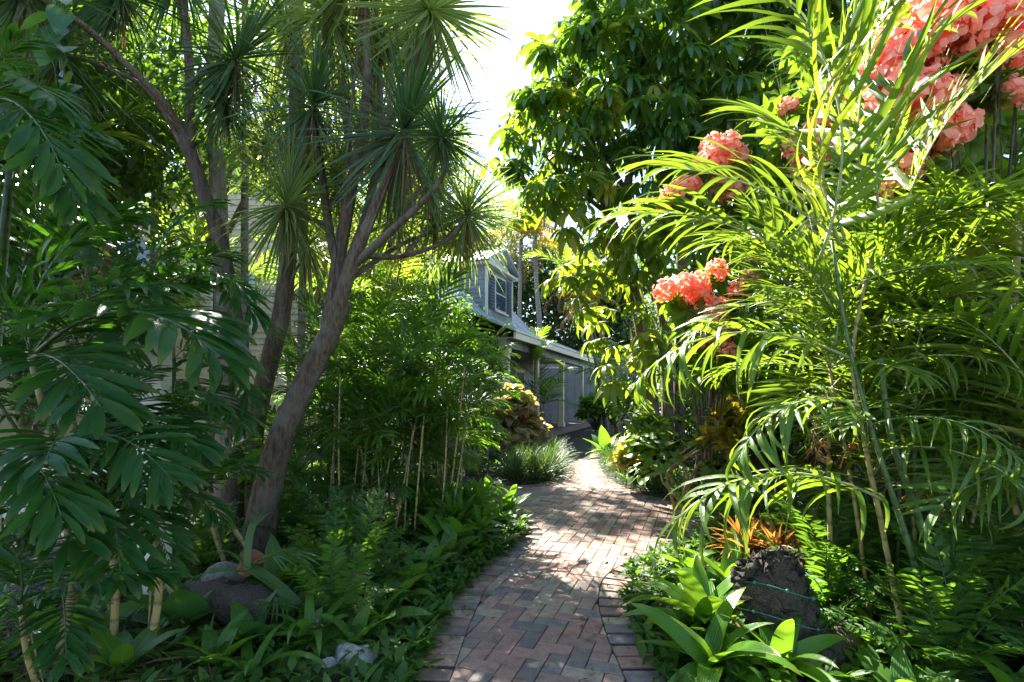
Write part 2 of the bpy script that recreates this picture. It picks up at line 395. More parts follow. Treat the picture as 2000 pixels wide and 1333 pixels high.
gb.inputs['Metallic'].default_value = .55
M_GLASS = gm

# ================================================================== GROUND AND PATH
def ground_mesh():
    xs = np.concatenate([[-400, -120, -40], np.linspace(-14, 14, 71), [40, 120, 400]])
    ys = np.concatenate([[-200, -40, -8], np.linspace(-2, 32, 86), [60, 150, 600]])
    X, Y = np.meshgrid(xs, ys); Z = np.full_like(X, -.05)
    V = np.stack([X, Y, Z], -1).reshape(-1, 3); nx = len(xs)
    F = [(j * nx + i, j * nx + i + 1, (j + 1) * nx + i + 1, (j + 1) * nx + i) for j in range(len(ys) - 1) for i in range(nx - 1)]
    return mesh_np('ground', V, np.array(F), np.zeros((len(V), 2)), M_SOIL)
struct('ground', ground_mesh())

# planting-bed outlines (metres); the path is what lies between them
BED_L1 = [(-.80, .6), (-.66, 1.4), (-.53, 2.2), (-.497, 2.46), (-.478, 2.73), (-.457, 3.02), (-.42, 3.35), (-.386, 3.64), (-.296, 3.9), (-.148, 4.35), (.009, 4.72), (.09, 4.98), (.10, 5.16), (.03, 5.32), (-.12, 5.42), (-.6, 5.5), (-1.6, 5.55), (-4.5, 5.6), (-4.5, .6)]
BED_L2 = [(-4.5, 7.9), (-1.2, 7.8), (-.2, 7.72), (.25, 7.8), (.6, 8.15), (.84, 8.7), (.98, 9.6), (1.06, 10.8), (1.16, 12.9), (1.42, 15.2), (1.62, 16.6), (1.0, 17.0), (-4.5, 13)]
BED_R1 = [(.72, .6), (.74, 1.6), (.75, 2.3), (.735, 2.83), (.75, 3.1), (.76, 3.27), (.785, 3.42), (.837, 3.64), (.93, 3.84), (1.05, 3.97), (1.29, 4.22), (1.55, 4.46), (2.0, 4.75), (2.9, 5.1), (5.2, 5.5), (5.2, .6)]
BED_R2 = [(5.2, 6.1), (3.4, 6.1), (2.38, 6.32), (1.97, 6.8), (1.75, 7.24), (1.62, 8.02), (1.60, 9.0), (1.76, 10.4), (2.0, 11.8), (2.26, 13.2), (2.62, 15.6), (3.0, 17.6), (5.2, 17.6)]
BEDS = [BED_L1, BED_L2, BED_R1, BED_R2]
def dens(poly, closed=True, step=.05):
    p = [v3((a, b, 0)) for a, b in poly]; out = []
    for i in range(len(p)):
        a, b = p[i], p[(i + 1) % len(p)]; k = max(1, int(np.linalg.norm(b - a) / step))
        out += [(a + (b - a) * j / k)[:2] for j in range(k)]
    return np.array(out)
def chaikin(poly, it=2):
    p = [np.array(q) for q in poly]
    for _ in range(it):
        q = []
        for i in range(len(p)):
            a, b = p[i], p[(i + 1) % len(p)]
            q += [a * .75 + b * .25, a * .25 + b * .75]
        p = q
    return p
BSM = [chaikin(b) for b in BEDS]; BD = [dens([tuple(q) for q in b], step=.03) for b in BSM]
def inside(pt, poly):
    x, y = pt; c = False; n = len(poly)
    for i in range(n):
        x1, y1 = poly[i]; x2, y2 = poly[i - 1]
        if (y1 > y) != (y2 > y) and x < (x2 - x1) * (y - y1) / (y2 - y1) + x1: c = not c
    return c
def bed_dist(pt):
    """signed distance to the nearest bed edge (negative inside a bed), and the outward normal there"""
    best = (1e9, None)
    for k, b in enumerate(BD):
        d = b - np.array(pt); dd = (d * d).sum(1); i = int(dd.argmin()); r = math.sqrt(dd[i])
        if r < best[0]: best = (r, k, i)
    r, k, i = best
    b = BD[k]; t = b[(i + 1) % len(b)] - b[i - 1]; nn = unit(np.array([t[1], -t[0]]))
    if inside(tuple(b[i] + nn * .04), BSM[k]): nn = -nn
    s = -1 if inside(pt, BSM[k]) else 1
    return s * r, nn, b[i]
def clip(poly, nn, p0, off):
    out = []
    f = lambda q: (q[0] - p0[0]) * nn[0] + (q[1] - p0[1]) * nn[1] - off
    for i in range(len(poly)):
        a, b = poly[i], poly[(i + 1) % len(poly)]; fa, fb = f(a), f(b)
        if fa >= 0: out.append(a)
        if fa * fb < 0:
            t = fa / (fa - fb); out.append((a[0] + (b[0] - a[0]) * t, a[1] + (b[1] - a[1]) * t))
    return out
def parea(p): return abs(sum(p[i - 1][0] * p[i][1] - p[i][0] * p[i - 1][1] for i in range(len(p)))) / 2

bricks = []      # (list of xy corners, height, full)
BL, BW, GAP = .2, .1, .0022
th = R(-20); ct, st_ = math.cos(th), math.sin(th)
def rot(x, y): return (x * ct - y * st_ + .3, x * st_ + y * ct + 5.0)
for i in range(-110, 160):
    for j in range(-60, 60):
        # 90-degree herringbone on a 0.1 m grid: the remainder says which half of which brick the cell is
        k = (i - j) % 4
        if k == 0: x0, y0, x1, y1 = i * BW, j * BW, i * BW + BL, j * BW + BW
        elif k == 3: x0, y0, x1, y1 = i * BW, j * BW, i * BW + BW, j * BW + BL
        else: continue
        cxy = rot((x0 + x1) / 2, (y0 + y1) / 2)
        if not (-2.2 < cxy[0] < 4.2 and 1.2 < cxy[1] < 17.2): continue
        d, nn, p0 = bed_dist(cxy)
        if d < .07: continue
        q = [rot(x0 + GAP, y0 + GAP), rot(x1 - GAP, y0 + GAP), rot(x1 - GAP, y1 - GAP), rot(x0 + GAP, y1 - GAP)]
        full = True
        if d < .34:
            a0 = parea(q); q = clip(q, nn, p0, .207); full = False
            if len(q) < 3 or parea(q) < .0012: continue
            if parea(q) > a0 * .999: full = True
        bricks.append((q, rnd.uniform(-.0025, .0025), full))
for k, b in enumerate(BD):
    n = len(b); acc = 0; last = -1
    for i in range(n):
        a, c = b[i], b[(i + 1) % n]; acc += np.linalg.norm(c - a)
        if acc - last < .1025: continue
        last = acc
        if not (-2.2 < a[0] < 4.2 and 1.2 < a[1] < 17): continue
        t = unit(b[(i + 2) % n] - b[i - 2]); nn = np.array([t[1], -t[0]])
        if inside(tuple(a + nn * .05), BSM[k]): nn = -nn
        w = .0482
        q = [tuple(a + t * sx * w + nn * oy) for sx, oy in ((-1, .003), (1, .003), (1, .201), (-1, .201))]
        bricks.append((q, rnd.uniform(-.003, .003), False))
print('bricks', len(bricks))
def brick_geo(q, z):
    n = len(q); c = (sum(p[0] for p in q) / n, sum(p[1] for p in q) / n)
    if sum(q[i - 1][0] * q[i][1] - q[i][0] * q[i - 1][1] for i in range(n)) < 0: q = q[::-1]
    ins = []
    for p in q:
        dx, dy = c[0] - p[0], c[1] - p[1]; L = math.hypot(dx, dy) + 1e-6
        ins.append((p[0] + dx / L * .006, p[1] + dy / L * .006))
    V = [(p[0], p[1], -.03) for p in q] + [(p[0], p[1], z - .004) for p in q] + [(p[0], p[1], z) for p in ins]
    F = []
    for i in range(n):
        j = (i + 1) % n
        F.append((i, j, n + j, n + i)); F.append((n + i, n + j, 2 * n + j, 2 * n + i))
    top = [2 * n + i for i in range(n)]
    for i in range(1, n - 1, 2):
        F.append((top[0], top[i], top[i + 1], top[min(i + 2, n - 1)]) if i + 2 <= n - 1 else (top[0], top[i], top[i + 1], top[i + 1]))
    return V, F
def mesh_py(name, V, F, mat, smooth=False):
    me = bpy.data.meshes.new(name); me.from_pydata([tuple(v) for v in V], [], [tuple(dict.fromkeys(f)) for f in F]); me.update()
    for m in (mat if isinstance(mat, (list, tuple)) else [mat]): me.materials.append(m)
    if smooth:
        for p in me.polygons: p.use_smooth = True
    return me
# sand bed under the bricks: one sheet
sx = [(-2.4, 1.0), (4.4, 1.0), (4.4, 17.4), (-2.4, 17.4)]
path_o = struct('brick_path', mesh_py('brick_path', [(x, y, -.012) for x, y in sx], [(0, 1, 2, 3)], M_SAND))
def vis_key(b):
    c = np.mean(np.array(b[0]), 0); X, Y = c
    if Y < 2.3 or abs(X / Y) > 1.02: return 1e6
    # seen between the planting on either side
    side = max(0, -.55 - X, X - 1.15 if Y < 5 else 0)
    return Y + 4 * side
bricks.sort(key=vis_key)
NB = 300
rect = box_mesh('brick', -.0977, .0977, -.0477, .0477, -.03, .0, M_BRICK_O, .0035)
for q, z, full in bricks[:NB]:
    c = np.mean(np.array(q), 0)
    if full and len(q) == 4:
        e = np.array(q[1]) - np.array(q[0]); e2 = np.array(q[2]) - np.array(q[1])
        if np.linalg.norm(e2) > np.linalg.norm(e): e = e2
        part('brick', rect, path_o, Matrix.Translation((c[0], c[1], z)) @ Matrix.Rotation(math.atan2(e[1], e[0]), 4, 'Z') @ Matrix.Rotation(rnd.gauss(0, .006), 4, 'X') @ Matrix.Rotation(rnd.gauss(0, .004), 4, 'Y'))
    else:
        V, F = brick_geo([(p[0] - c[0], p[1] - c[1]) for p in q], 0)
        part('brick', mesh_py('brick', V, F, M_BRICK_O), path_o, Matrix.Translation((c[0], c[1], z)))
VV = []; FF = []
for q, z, full in bricks[NB:]:
    V, F = brick_geo(q, z); o = len(VV); VV += V; FF += [tuple(i + o for i in f) for f in F]
part('paving_beyond', mesh_py('paving_beyond', VV, FF, M_BRICK_I), path_o, None, 'stuff')

def lump(name, r, mat, seed, amp=.25, seg=14, freq=2.2):
    rg = np.random.RandomState(seed); ph = rg.rand(6, 3) * 6; V = []; F = []
    rows = seg // 2 + 1
    for i in range(rows):
        a = math.pi * i / (rows - 1)
        for k in range(seg):
            b = 2 * math.pi * k / seg
            d = v3((math.sin(a) * math.cos(b), math.sin(a) * math.sin(b), math.cos(a)))
            n = sum(math.sin(freq * (1 + j * .6) * d[j % 3] + ph[j][0] + 2 * d[(j + 1) % 3]) / (1 + .5 * j) for j in range(6)) * .3
            V.append(d * v3(r) * (1 + amp * n))
    for i in range(rows - 1):
        for k in range(seg):
            k2 = (k + 1) % seg
            F.append((i * seg + k, (i + 1) * seg + k, (i + 1) * seg + k2, i * seg + k2))
    return mesh_np(name, np.array(V), np.array(F), np.zeros((len(V), 2)), mat)
# beds: soil mounded a little above the path, one sheet each
for nm, b in zip(('planting_bed_left_near', 'planting_bed_left_far', 'planting_bed_right_near', 'planting_bed_right_far'), BSM):
    c = np.mean(np.array(b), 0); n = len(b)
    rings = []
    for t, z in ((0, -.03), (.02, .012), (.10, .05), (.35, .09), (.7, .10), (1, .10)):
        rings.append([(p[0] + (c[0] - p[0]) * t, p[1] + (c[1] - p[1]) * t, z + (rnd.uniform(-.012, .012) if 0 < t < 1 else 0)) for p in b])
    V = [p for r_ in rings for p in r_]; F = []
    for k in range(len(rings) - 1):
        for i in range(n): F.append((k * n + i, k * n + (i + 1) % n, (k + 1) * n + (i + 1) % n, (k + 1) * n + i))
    struct(nm, mesh_py(nm, V, F, M_SOIL, True))

# ================================================================== BUILDINGS
HD = Vector((.347, .938, 0)).normalized(); HN = Vector((-HD.y, HD.x, 0)); HO = Vector((1.89, 19.5, 0))
HM = Matrix(((HD.x, HN.x, 0, HO.x), (HD.y, HN.y, 0, HO.y), (0, 0, 1, 0), (0, 0, 0, 1)))   # house frame: a along the eave, b into the house
house = thing('porch_house', 'grey clapboard house with metal roof, dormer and open porch at path end', 'house', HO)
def hp(name, me, parent=None, M=None, kind=None): return part(name, me, parent or house, HM @ (M or Matrix.Identity(4)), kind)
def hbx(name, a0, a1, b0, b1, z0, z1, mat, parent=None, bev=0): return hp(name, box_mesh(name, a0, a1, b0, b1, z0, z1, mat, bev), parent)
A0, A1 = -6.2, 4.5
wall = hbx('wall', A0 + .3, A1 - .3, 2.4, 8.2, 0, 4.1, M_GREYWALL)
hbx('porch_floor', A0, A1 - .1, -.25, 2.4, 0, .2, M_DECK)
for i in range(13): hbx('floor_board', A0, A1 - .05, -.24 + i * .2, -.05 + i * .2, .2, .222, M_DECK)
for a in (-5.9, -3.2, 0, 3.4):
    p = hbx('porch_post', a - .085, a + .085, -.085, .085, .222, 2.68, M_POST)
    hbx('post_base', a - .11, a + .11, -.11, .11, .2225, .36, M_POST, p); hbx('post_cap', a - .11, a + .11, -.11, .11, 2.55, 2.679, M_POST, p)
hbx('porch_beam', A0, A1 - .25, -.10, .10, 2.68, 2.9, M_GREYWALL)
hbx('fascia', A0 - .1, A1, -.42, -.36, 2.88, 3.06, M_POST)
hbx('ceiling', A0, A1 - .2, -.35, 2.4, 2.902, 2.94, M_GREYWALL)
def slab(name, b0, z0, b1, z1, a0, a1, th_, mat):
    V = [(a0, b0, z0), (a1, b0, z0), (a1, b1, z1), (a0, b1, z1), (a0, b0, z0 + th_), (a1, b0, z0 + th_), (a1, b1, z1 + th_), (a0, b1, z1 + th_)]
    return mesh_py(name, V, [(0, 3, 2, 1), (4, 5, 6, 7), (0, 1, 5, 4), (2, 3, 7, 6), (0, 4, 7, 3), (1, 2, 6, 5)], mat)
roof = hp('roof', slab('roof', -.45, 3.06, 2.4, 4.2, A0 - .2, A1 + .1, .05, M_METAL))
r2 = hp('upper_roof', slab('upper_roof', 2.4, 4.2, 5.4, 7.3, A0 - .2, A1 + .1, .05, M_METAL))
hp('rear_roof', slab('rear_roof', 5.4, 7.3, 8.6, 4.0, A0 - .2, A1 + .1, .05, M_METAL))
k = 0; a = A0 - .1
while a < A1 + .1:
    hp('seam', slab('seam', -.45, 3.11, 2.4, 4.25, a, a + .03, .045, M_METAL), roof)
    hp('seam', slab('seam', 2.4, 4.25, 5.4, 7.35, a, a + .03, .045, M_METAL), r2); a += .41
# gable ends
for a in (A0 + .3, A1 - .35):
    hp('gable_wall', mesh_py('gable_wall', [(a, 2.4, 4.1), (a, 8.2, 4.1), (a, 5.4, 7.2), (a + .05, 2.4, 4.1), (a + .05, 8.2, 4.1), (a + .05, 5.4, 7.2)], [(0, 1, 2), (3, 5, 4), (0, 3, 4, 1), (1, 4, 5, 2), (2, 5, 3, 0)], M_GREYWALL))
hp('rake_board', slab('rake_board', -.46, 2.96, 2.4, 4.1, A1 + .02, A1 + .07, .12, M_POST)); hp('rake_board', slab('rake_board', 2.4, 4.1, 5.4, 7.2, A1 + .02, A1 + .07, .12, M_POST))
# door and openings on the porch wall
for a, w_ in ((-4.6, .55), (-1.3, .5), (1.9, .5)):
    d = hbx('door', a - w_, a + w_, 2.35, 2.398, .223, 2.4, M_DOOR)
    hbx('door_frame', a - w_ - .1, a - w_, 2.33, 2.396, .223, 2.5, M_POST, d); hbx('door_frame', a + w_, a + w_ + .1, 2.33, 2.396, .223, 2.5, M_POST, d); hbx('door_frame', a - w_, a + w_, 2.33, 2.396, 2.4, 2.5, M_POST, d)
for i in range(15):
    z = .3 + i * .17; hp('siding_board', slab('siding_board', 2.37, z, 2.395, z + .17, A0 + .3, A1 - .3, .004, M_GREYWALL))
# dormer
dm = hbx('dormer', -1.2, 1.58, 2.62, 5.2, 4.1, 6.32, M_GREYWALL)
for i in range(12):
    z = 4.25 + i * .17; hp('siding_board', mesh_py('siding_board', [(-1.235, 2.60, z), (-1.235, 5.2, z), (-1.202, 5.2, z), (-1.202, 2.60, z), (-1.212, 2.60, z + .168), (-1.212, 5.2, z + .168), (-1.202, 5.2, z + .168), (-1.202, 2.60, z + .168)], [(0, 1, 2, 3), (4, 7, 6, 5), (0, 4, 5, 1), (2, 6, 7, 3), (0, 3, 7, 4), (1, 5, 6, 2)], M_GREYWALL), dm)
hbx('corner_board', -1.25, -1.13, 2.56, 2.64, 4.2, 6.31, M_WHITE, dm); hbx('corner_board', 1.50, 1.61, 2.56, 2.64, 4.2, 6.31, M_WHITE, dm)
wn = hbx('window', -.35, .85, 2.585, 2.618, 4.75, 6.15, M_WHITE, None)
for (z0, z1) in ((4.83, 5.42), (5.48, 6.08)): hbx('pane', -.27, .77, 2.572, 2.584, z0, z1, M_GLASS, wn)
hbx('sill', -.45, .95, 2.50, 2.583, 4.68, 4.745, M_WHITE, wn)
for a0, a1 in ((-.95, -.40), (.90, 1.42)):
    s_ = hbx('shutter', a0, a1, 2.58, 2.616, 4.72, 6.16, M_BLUE)
    for i in range(11): hp('louvre', slab('louvre', 2.548, 4.80 + i * .12, 2.578, 4.86 + i * .12, a0 + .06, a1 - .06, .012, M_BLUE), s_)
hbx('soffit', -1.45, 1.83, 2.40, 5.3, 6.322, 6.42, M_WHITE, dm)
for sgn, x_ in ((-1, -1.52), (1, 1.90)):
    V = [(x_, 2.32, 6.43), (.19, 2.32, 7.22), (.19, 5.6, 7.22), (x_, 5.6, 6.43)]; V += [(p[0], p[1], p[2] + .05) for p in V]
    hp('dormer_roof', mesh_py('dormer_roof', V, [(0, 3, 2, 1), (4, 5, 6, 7), (0, 1, 5, 4), (2, 3, 7, 6), (0, 4, 7, 3), (1, 2, 6, 5)], M_METAL), dm)
    for i in range(7):
        b_ = 2.36 + i * .5
        V = [(x_, b_, 6.482), (.19, b_, 7.272), (.19, b_ + .03, 7.272), (x_, b_ + .03, 6.482)]; V += [(p[0], p[1], p[2] + .04) for p in V]
        hp('seam', mesh_py('seam', V, [(0, 3, 2, 1), (4, 5, 6, 7), (0, 1, 5, 4), (2, 3, 7, 6), (0, 4, 7, 3), (1, 2, 6, 5)], M_METAL), dm)
hp('gable_wall', mesh_py('gable_wall', [(-1.2, 2.6, 6.42), (1.58, 2.6, 6.42), (.19, 2.6, 7.15), (-1.2, 2.64, 6.42), (1.58, 2.64, 6.42), (.19, 2.64, 7.15)], [(0, 1, 2), (3, 5, 4), (0, 3, 4, 1), (1, 4, 5, 2), (2, 5, 3, 0)], M_WHITE), dm)

# wicker chair on the porch
cp = HM @ Vector((-1.25, .9, .222))
chair = thing('wicker_chair', 'pale wicker armchair standing on the porch between the posts', 'chair', cp)
def cpart(name, me, M): return part(name, me, chair, Matrix.Translation(cp) @ Matrix.Rotation(R(-20), 4, 'Z') @ M)
cpart('seat', box_mesh('seat', -.27, .27, -.27, .27, .38, .46, M_WICKER, .02), Matrix.Identity(4))
bk = MB()
for i in range(9):
    u0 = R(-70 + i * 17.5); u1 = R(-70 + (i + 1) * 17.5)
    for r_, s_ in ((.32, 1),):
        q = [(r_ * math.sin(u), r_ * math.cos(u)) for u in (u0, u1)]
        h0, h1 = (.62 + .38 * math.cos(u0) ** 2, .62 + .38 * math.cos(u1) ** 2)
        V = [(q[0][0], q[0][1], .44), (q[1][0], q[1][1], .44), (q[1][0] * 1.12, q[1][1] * 1.12, h1), (q[0][0] * 1.12, q[0][1] * 1.12, h0)]
        V += [(x * .92, y * .92, z) for x, y, z in V]
        bk.add(V, [(0, 1, 2, 3), (4, 7, 6, 5), (3, 2, 6, 7), (0, 4, 5, 1), (0, 3, 7, 4), (1, 5, 6, 2)])
cpart('backrest', bk.mesh('backrest', M_WICKER), Matrix.Identity(4))
for x in (-.24, .24):
    for y in (-.24, .24):
        V, F, U = tube([(x * 1.12, y * 1.12, 0), (x, y, .4)], [.02, .026], 6); cpart('leg', mesh_np('leg', V, F, U, M_WICKER), Matrix.Identity(4))
cpart('cushion', box_mesh('cushion', -.22, .22, -.22, .2, .462, .53, M_FENCE, .03), Matrix.Identity(4))

# the fence with a lattice top behind the porch, and the pale-roofed house beyond
def beam(name, A, B, w, mat, parent, h=None):
    """square bar from A to B"""
    A, B = Vector(A), Vector(B); L = (B - A).length; h = h or w
    me = box_mesh(name, 0, L, -w / 2, w / 2, -h / 2, h / 2, mat)
    M = chordM(A, B); M = M @ Matrix.Scale(1 / L, 4)
    return part(name, me, parent, M)
fl = thing('lattice_fence', 'grey board fence with white lattice top behind the porch', 'fence', (3, 27, 0))
part('board_panel', box_mesh('board_panel', .8, 7.5, 27, 27.06, 0, 2.85, M_DARKWALL), fl)
for i in range(16): part('board', box_mesh('board', .8 + i * .42, 1.2 + i * .42, 26.97, 26.998, .05, 2.84, M_DARKWALL), fl)
part('rail', box_mesh('rail', .8, 7.5, 26.94, 27.08, 2.855, 2.93, M_WHITE), fl); part('rail', box_mesh('rail', .8, 7.5, 26.94, 27.08, 3.32, 3.38, M_WHITE), fl)
for i in range(52):
    x = .6 + i * .13
    beam('lattice_slat', (x, 27.0, 2.93), (x + .39, 27.0, 3.32), .03, M_WHITE, fl, .012); beam('lattice_slat', (x + .39, 27.03, 2.93), (x, 27.03, 3.32), .03, M_WHITE, fl, .012)
fh = thing('far_house', 'distant small house with pale blue metal roof beyond the fence', 'house', (3.6, 35, 0))
part('wall', box_mesh('wall', 0.5, 7.5, 34, 40, 0, 4.2, M_GREYWALL), fh)
part('roof', mesh_py('roof', [(.2, 33.6, 4.0), (7.8, 33.6, 4.0), (5.8, 37, 6.4), (2.2, 37, 6.4), (.2, 40.4, 4.0), (7.8, 40.4, 4.0)], [(0, 1, 2, 3), (3, 2, 5, 4), (0, 3, 4), (1, 5, 2), (0, 4, 5, 1)], M_METAL), fh)

# cream house behind the left planting
yh = thing('cream_house', 'cream clapboard house with gable end and metal roof behind left trees', 'house', (-7.6, 14, 0))
part('wall', box_mesh('wall', -10.2, -5.0, 14, 22, 0, 6.0, M_CREAM), yh)
part('gable_wall', mesh_py('gable_wall', [(-10.2, 14, 6.0), (-5.0, 14, 6.0), (-7.6, 14, 8.3), (-10.2, 14.1, 6.0), (-5.0, 14.1, 6.0), (-7.6, 14.1, 8.3)], [(0, 1, 2), (3, 5, 4), (0, 3, 4, 1), (1, 4, 5, 2), (2, 5, 3, 0)], M_CREAM), yh)
for i in range(48):
    z = .3 + i * .165; hw = 2.59 if z < 5.95 else max(.05, 2.59 - (z - 5.95) * 1.13)
    part('siding_board', mesh_py('siding_board', [(-7.6 - hw, 13.965, z), (-7.6 + hw, 13.965, z), (-7.6 + hw, 13.99, z + .16), (-7.6 - hw, 13.99, z + .16), (-7.6 - hw, 13.998, z), (-7.6 + hw, 13.998, z), (-7.6 + hw, 13.998, z + .16), (-7.6 - hw, 13.998, z + .16)], [(0, 1, 2, 3), (4, 7, 6, 5), (0, 4, 5, 1), (3, 2, 6, 7), (0, 3, 7, 4), (1, 5, 6, 2)], M_CREAM), yh)
for sg in (-1, 1):
    V = [(-7.6 + sg * 3.0, 13.6, 5.75), (-7.6, 13.6, 8.42), (-7.6, 22.3, 8.42), (-7.6 + sg * 3.0, 22.3, 5.75)]; V += [(p[0], p[1], p[2] + .06) for p in V]
    rf = part('roof', mesh_py('roof', V, [(0, 3, 2, 1), (4, 5, 6, 7), (0, 1, 5, 4), (2, 3, 7, 6), (0, 4, 7, 3), (1, 2, 6, 5)], M_METAL), yh)
    V = [(-7.6 + sg * 3.0, 13.55, 5.6), (-7.6, 13.55, 8.3), (-7.6, 13.6, 8.3), (-7.6 + sg * 3.0, 13.6, 5.6)]; V += [(p[0], p[1], p[2] + .16) for p in V]
    part('rake_board', mesh_py('rake_board', V, [(0, 3, 2, 1), (4, 5, 6, 7), (0, 1, 5, 4), (2, 3, 7, 6), (0, 4, 7, 3), (1, 2, 6, 5)], M_WHITE), rf)
wn = part('window', box_mesh('window', -8.2, -7.0, 13.93, 13.963, 3.2, 4.9, M_WHITE), yh); part('pane', box_mesh('pane', -8.1, -7.1, 13.92, 13.929, 3.3, 4.8, M_GLASS), wn)
# second roof further left
lh = thing('left_house', 'house with pale blue metal roof at far left behind palms', 'house', (-12, 9, 0))
part('wall', box_mesh('wall', -16, -9.2, 9, 15, 0, 4.6, M_CREAM), lh)
V = [(-8.8, 8.6, 4.5), (-12.6, 8.6, 7.6), (-12.6, 15.4, 7.6), (-8.8, 15.4, 4.5)]; V += [(p[0], p[1], p[2] + .06) for p in V]
rf = part('roof', mesh_py('roof', V, [(0, 3, 2, 1), (4, 5, 6, 7), (0, 1, 5, 4), (2, 3, 7, 6), (0, 4, 7, 3), (1, 2, 6, 5)], M_METAL), lh)
for i in range(16):
    y = 8.7 + i * .42; V = [(-8.8, y, 4.565), (-12.6, y, 7.665), (-12.6, y + .03, 7.665), (-8.8, y + .03, 4.565)]; V += [(p[0], p[1], p[2] + .04) for p in V]
    part('seam', mesh_py('seam', V, [(0, 3, 2, 1), (4, 5, 6, 7), (0, 1, 5, 4), (2, 3, 7, 6), (0, 4, 7, 3), (1, 2, 6, 5)], M_METAL), rf)

# white garden gate posts, wire fence and dark fence on the right
def pointed_post(loc, w, h, label):
    t = thing('gate_post', label, 'post', loc); d = .10
    V = []; 
    pr = [(-w, 0), (w, 0), (w, h - w * 1.5), (w * .82, h - w * .8), (w * .45, h - w * .22), (0, h), (-w * .45, h - w * .22), (-w * .82, h - w * .8), (-w, h - w * 1.5)]
    n = len(pr); V = [(x, -d / 2, z) for x, z in pr] + [(x, d / 2, z) for x, z in pr]
    F = [tuple(range(n)), tuple(range(2 * n - 1, n - 1, -1))] + [(i, n + i, n + (i + 1) % n, (i + 1) % n) for i in range(n)]
    part('shaft', mesh_py('shaft', V, F, M_WHITE), t, Matrix.Translation(Vector(loc)))
p = P(302, 640, 3.15); pointed_post((p.x, 3.15, .05), .073, p.z - .05, 'white garden post with pointed top behind the dark palm fronds')
p = P(318, 940, 4.6)
gf = thing('picket_fence', 'low white picket fence between left palm stems', 'fence', (p.x, 4.6, 0))
for i in range(-9, 2):
    x = p.x + i * .14 + (0 if i > -3 else -.4)
    if -6 < i < -2: continue
    part('picket', mesh_py('picket', [(x - .045, 4.6, .08), (x + .045, 4.6, .08), (x + .045, 4.6, .75), (x, 4.6, .83), (x - .045, 4.6, .75), (x - .045, 4.625, .08), (x + .045, 4.625, .08), (x + .045, 4.625, .75), (x, 4.625, .83), (x - .045, 4.625, .75)], [(0, 1, 2, 3, 4), (9, 8, 7, 6, 5), (0, 5, 6, 1), (1, 6, 7, 2), (2, 7, 8, 3), (3, 8, 9, 4), (4, 9, 5, 0)], M_WHITE), gf)
for z in (.25, .62): part('rail', box_mesh('rail', p.x - 1.75, p.x + .2, 4.628, 4.66, z, z + .07, M_WHITE), gf)
rfz = thing('board_fence', 'dark weathered board fence behind the right hand planting', 'fence', (5.6, 3.5, 0))
for i in range(52):
    y = .8 + i * .16; part('board', box_mesh('board', 5.55 + rnd.uniform(0, .01), 5.575, y, y + .15, 0, 1.85 + rnd.uniform(-.01, .01), M_FENCE), rfz)
for z in (.4, 1.4): part('rail', box_mesh('rail', 5.58, 5.63, .8, 9.1, z, z + .09, M_FENCE), rfz)
bfz = thing('back_fence', 'dark wooden fence at the back of right hand bed', 'fence', (7, 12, 0))
for i in range(30):
    x = 4.2 + i * .16; part('board', box_mesh('board', x, x + .15, 12.0 + rnd.uniform(0, .01), 12.025, 0, 1.9, M_FENCE), bfz)

# ================================================================== PLANT PIECES (shared meshes)
rg = np.random.RandomState(11)
def frond_mesh(name, mats, n=22, LL=.32, W=.04, bend=1.0, s0=.12, va=.35, droop=.8, a0=72, a1=22, seg=5, kind='strap', rach=.009, fold=.3, jit=.12, skip=0.0, tw=.5):
    """a palm leaf of chord length 1 along +X, arching in +Z: rachis and leaflets"""
    K = 14; s = np.linspace(0, 1, K); th = bend * s ** 1.25
    x = np.concatenate([[0], np.cumsum(np.cos((th[1:] + th[:-1]) / 2))]); z = np.concatenate([[0], np.cumsum(-np.sin((th[1:] + th[:-1]) / 2))])
    a = math.atan2(z[-1], x[-1]); c, sn = math.cos(-a), math.sin(-a)
    x, z = x * c - z * sn, x * sn + z * c; L = x[-1]; x /= L; z /= L
    pts = np.stack([x, np.zeros(K), z], 1)
    mb = MB(); V, F, U = tube(pts, [rach * (1 - .8 * q) for q in s], 5); mb.add(V, F, U, 1)
    T = np.gradient(pts, axis=0); T /= np.linalg.norm(T, axis=1)[:, None]
    for i in range(n):
        q = s0 + (.985 - s0) * (i + .5) / n
        for sg in (-1, 1):
            if rg.rand() < skip: continue
            qq = min(.99, q + rg.uniform(-.4, .4) / n)
            p = np.array([np.interp(qq, s, pts[:, k]) for k in range(3)]); t = unit(np.array([np.interp(qq, s, T[:, k]) for k in range(3)]))
            nn = unit(np.cross(t, [0, 1, 0])); nn = nn if nn[2] > 0 else -nn
            aa = R(a0 + (a1 - a0) * qq ** 1.3) + rg.normal(0, jit); v_ = va * (1 - .4 * qq) + rg.normal(0, jit)
            d = math.cos(aa) * t + math.sin(aa) * (np.array([0, sg, 0]) * math.cos(v_) + nn * math.sin(v_))
            y = unit(t - np.dot(t, d) * d); zz = np.cross(d, y)
            if np.dot(zz, nn) < 0: y = -y; zz = -zz
            ll = LL * (.55 + .55 * math.sin(math.pi * min(1, .18 + .72 * qq))) * rg.uniform(.88, 1.1)
            if qq > .85: ll *= 1 - (qq - .85) * 1.8
            V, F, U = leaf(ll, W * rg.uniform(.85, 1.1), seg, kind, droop * rg.uniform(.6, 1.4), fold, rg.normal(0, tw), 0, 1.2)
            mb.add(V @ np.stack([d, y, zz], 0) + p, F, U, 0)
    return mb.mesh(name, mats)
def variants(k, fn): return [fn(i) for i in range(k)]
def jb(a, b): return rg.uniform(a, b)
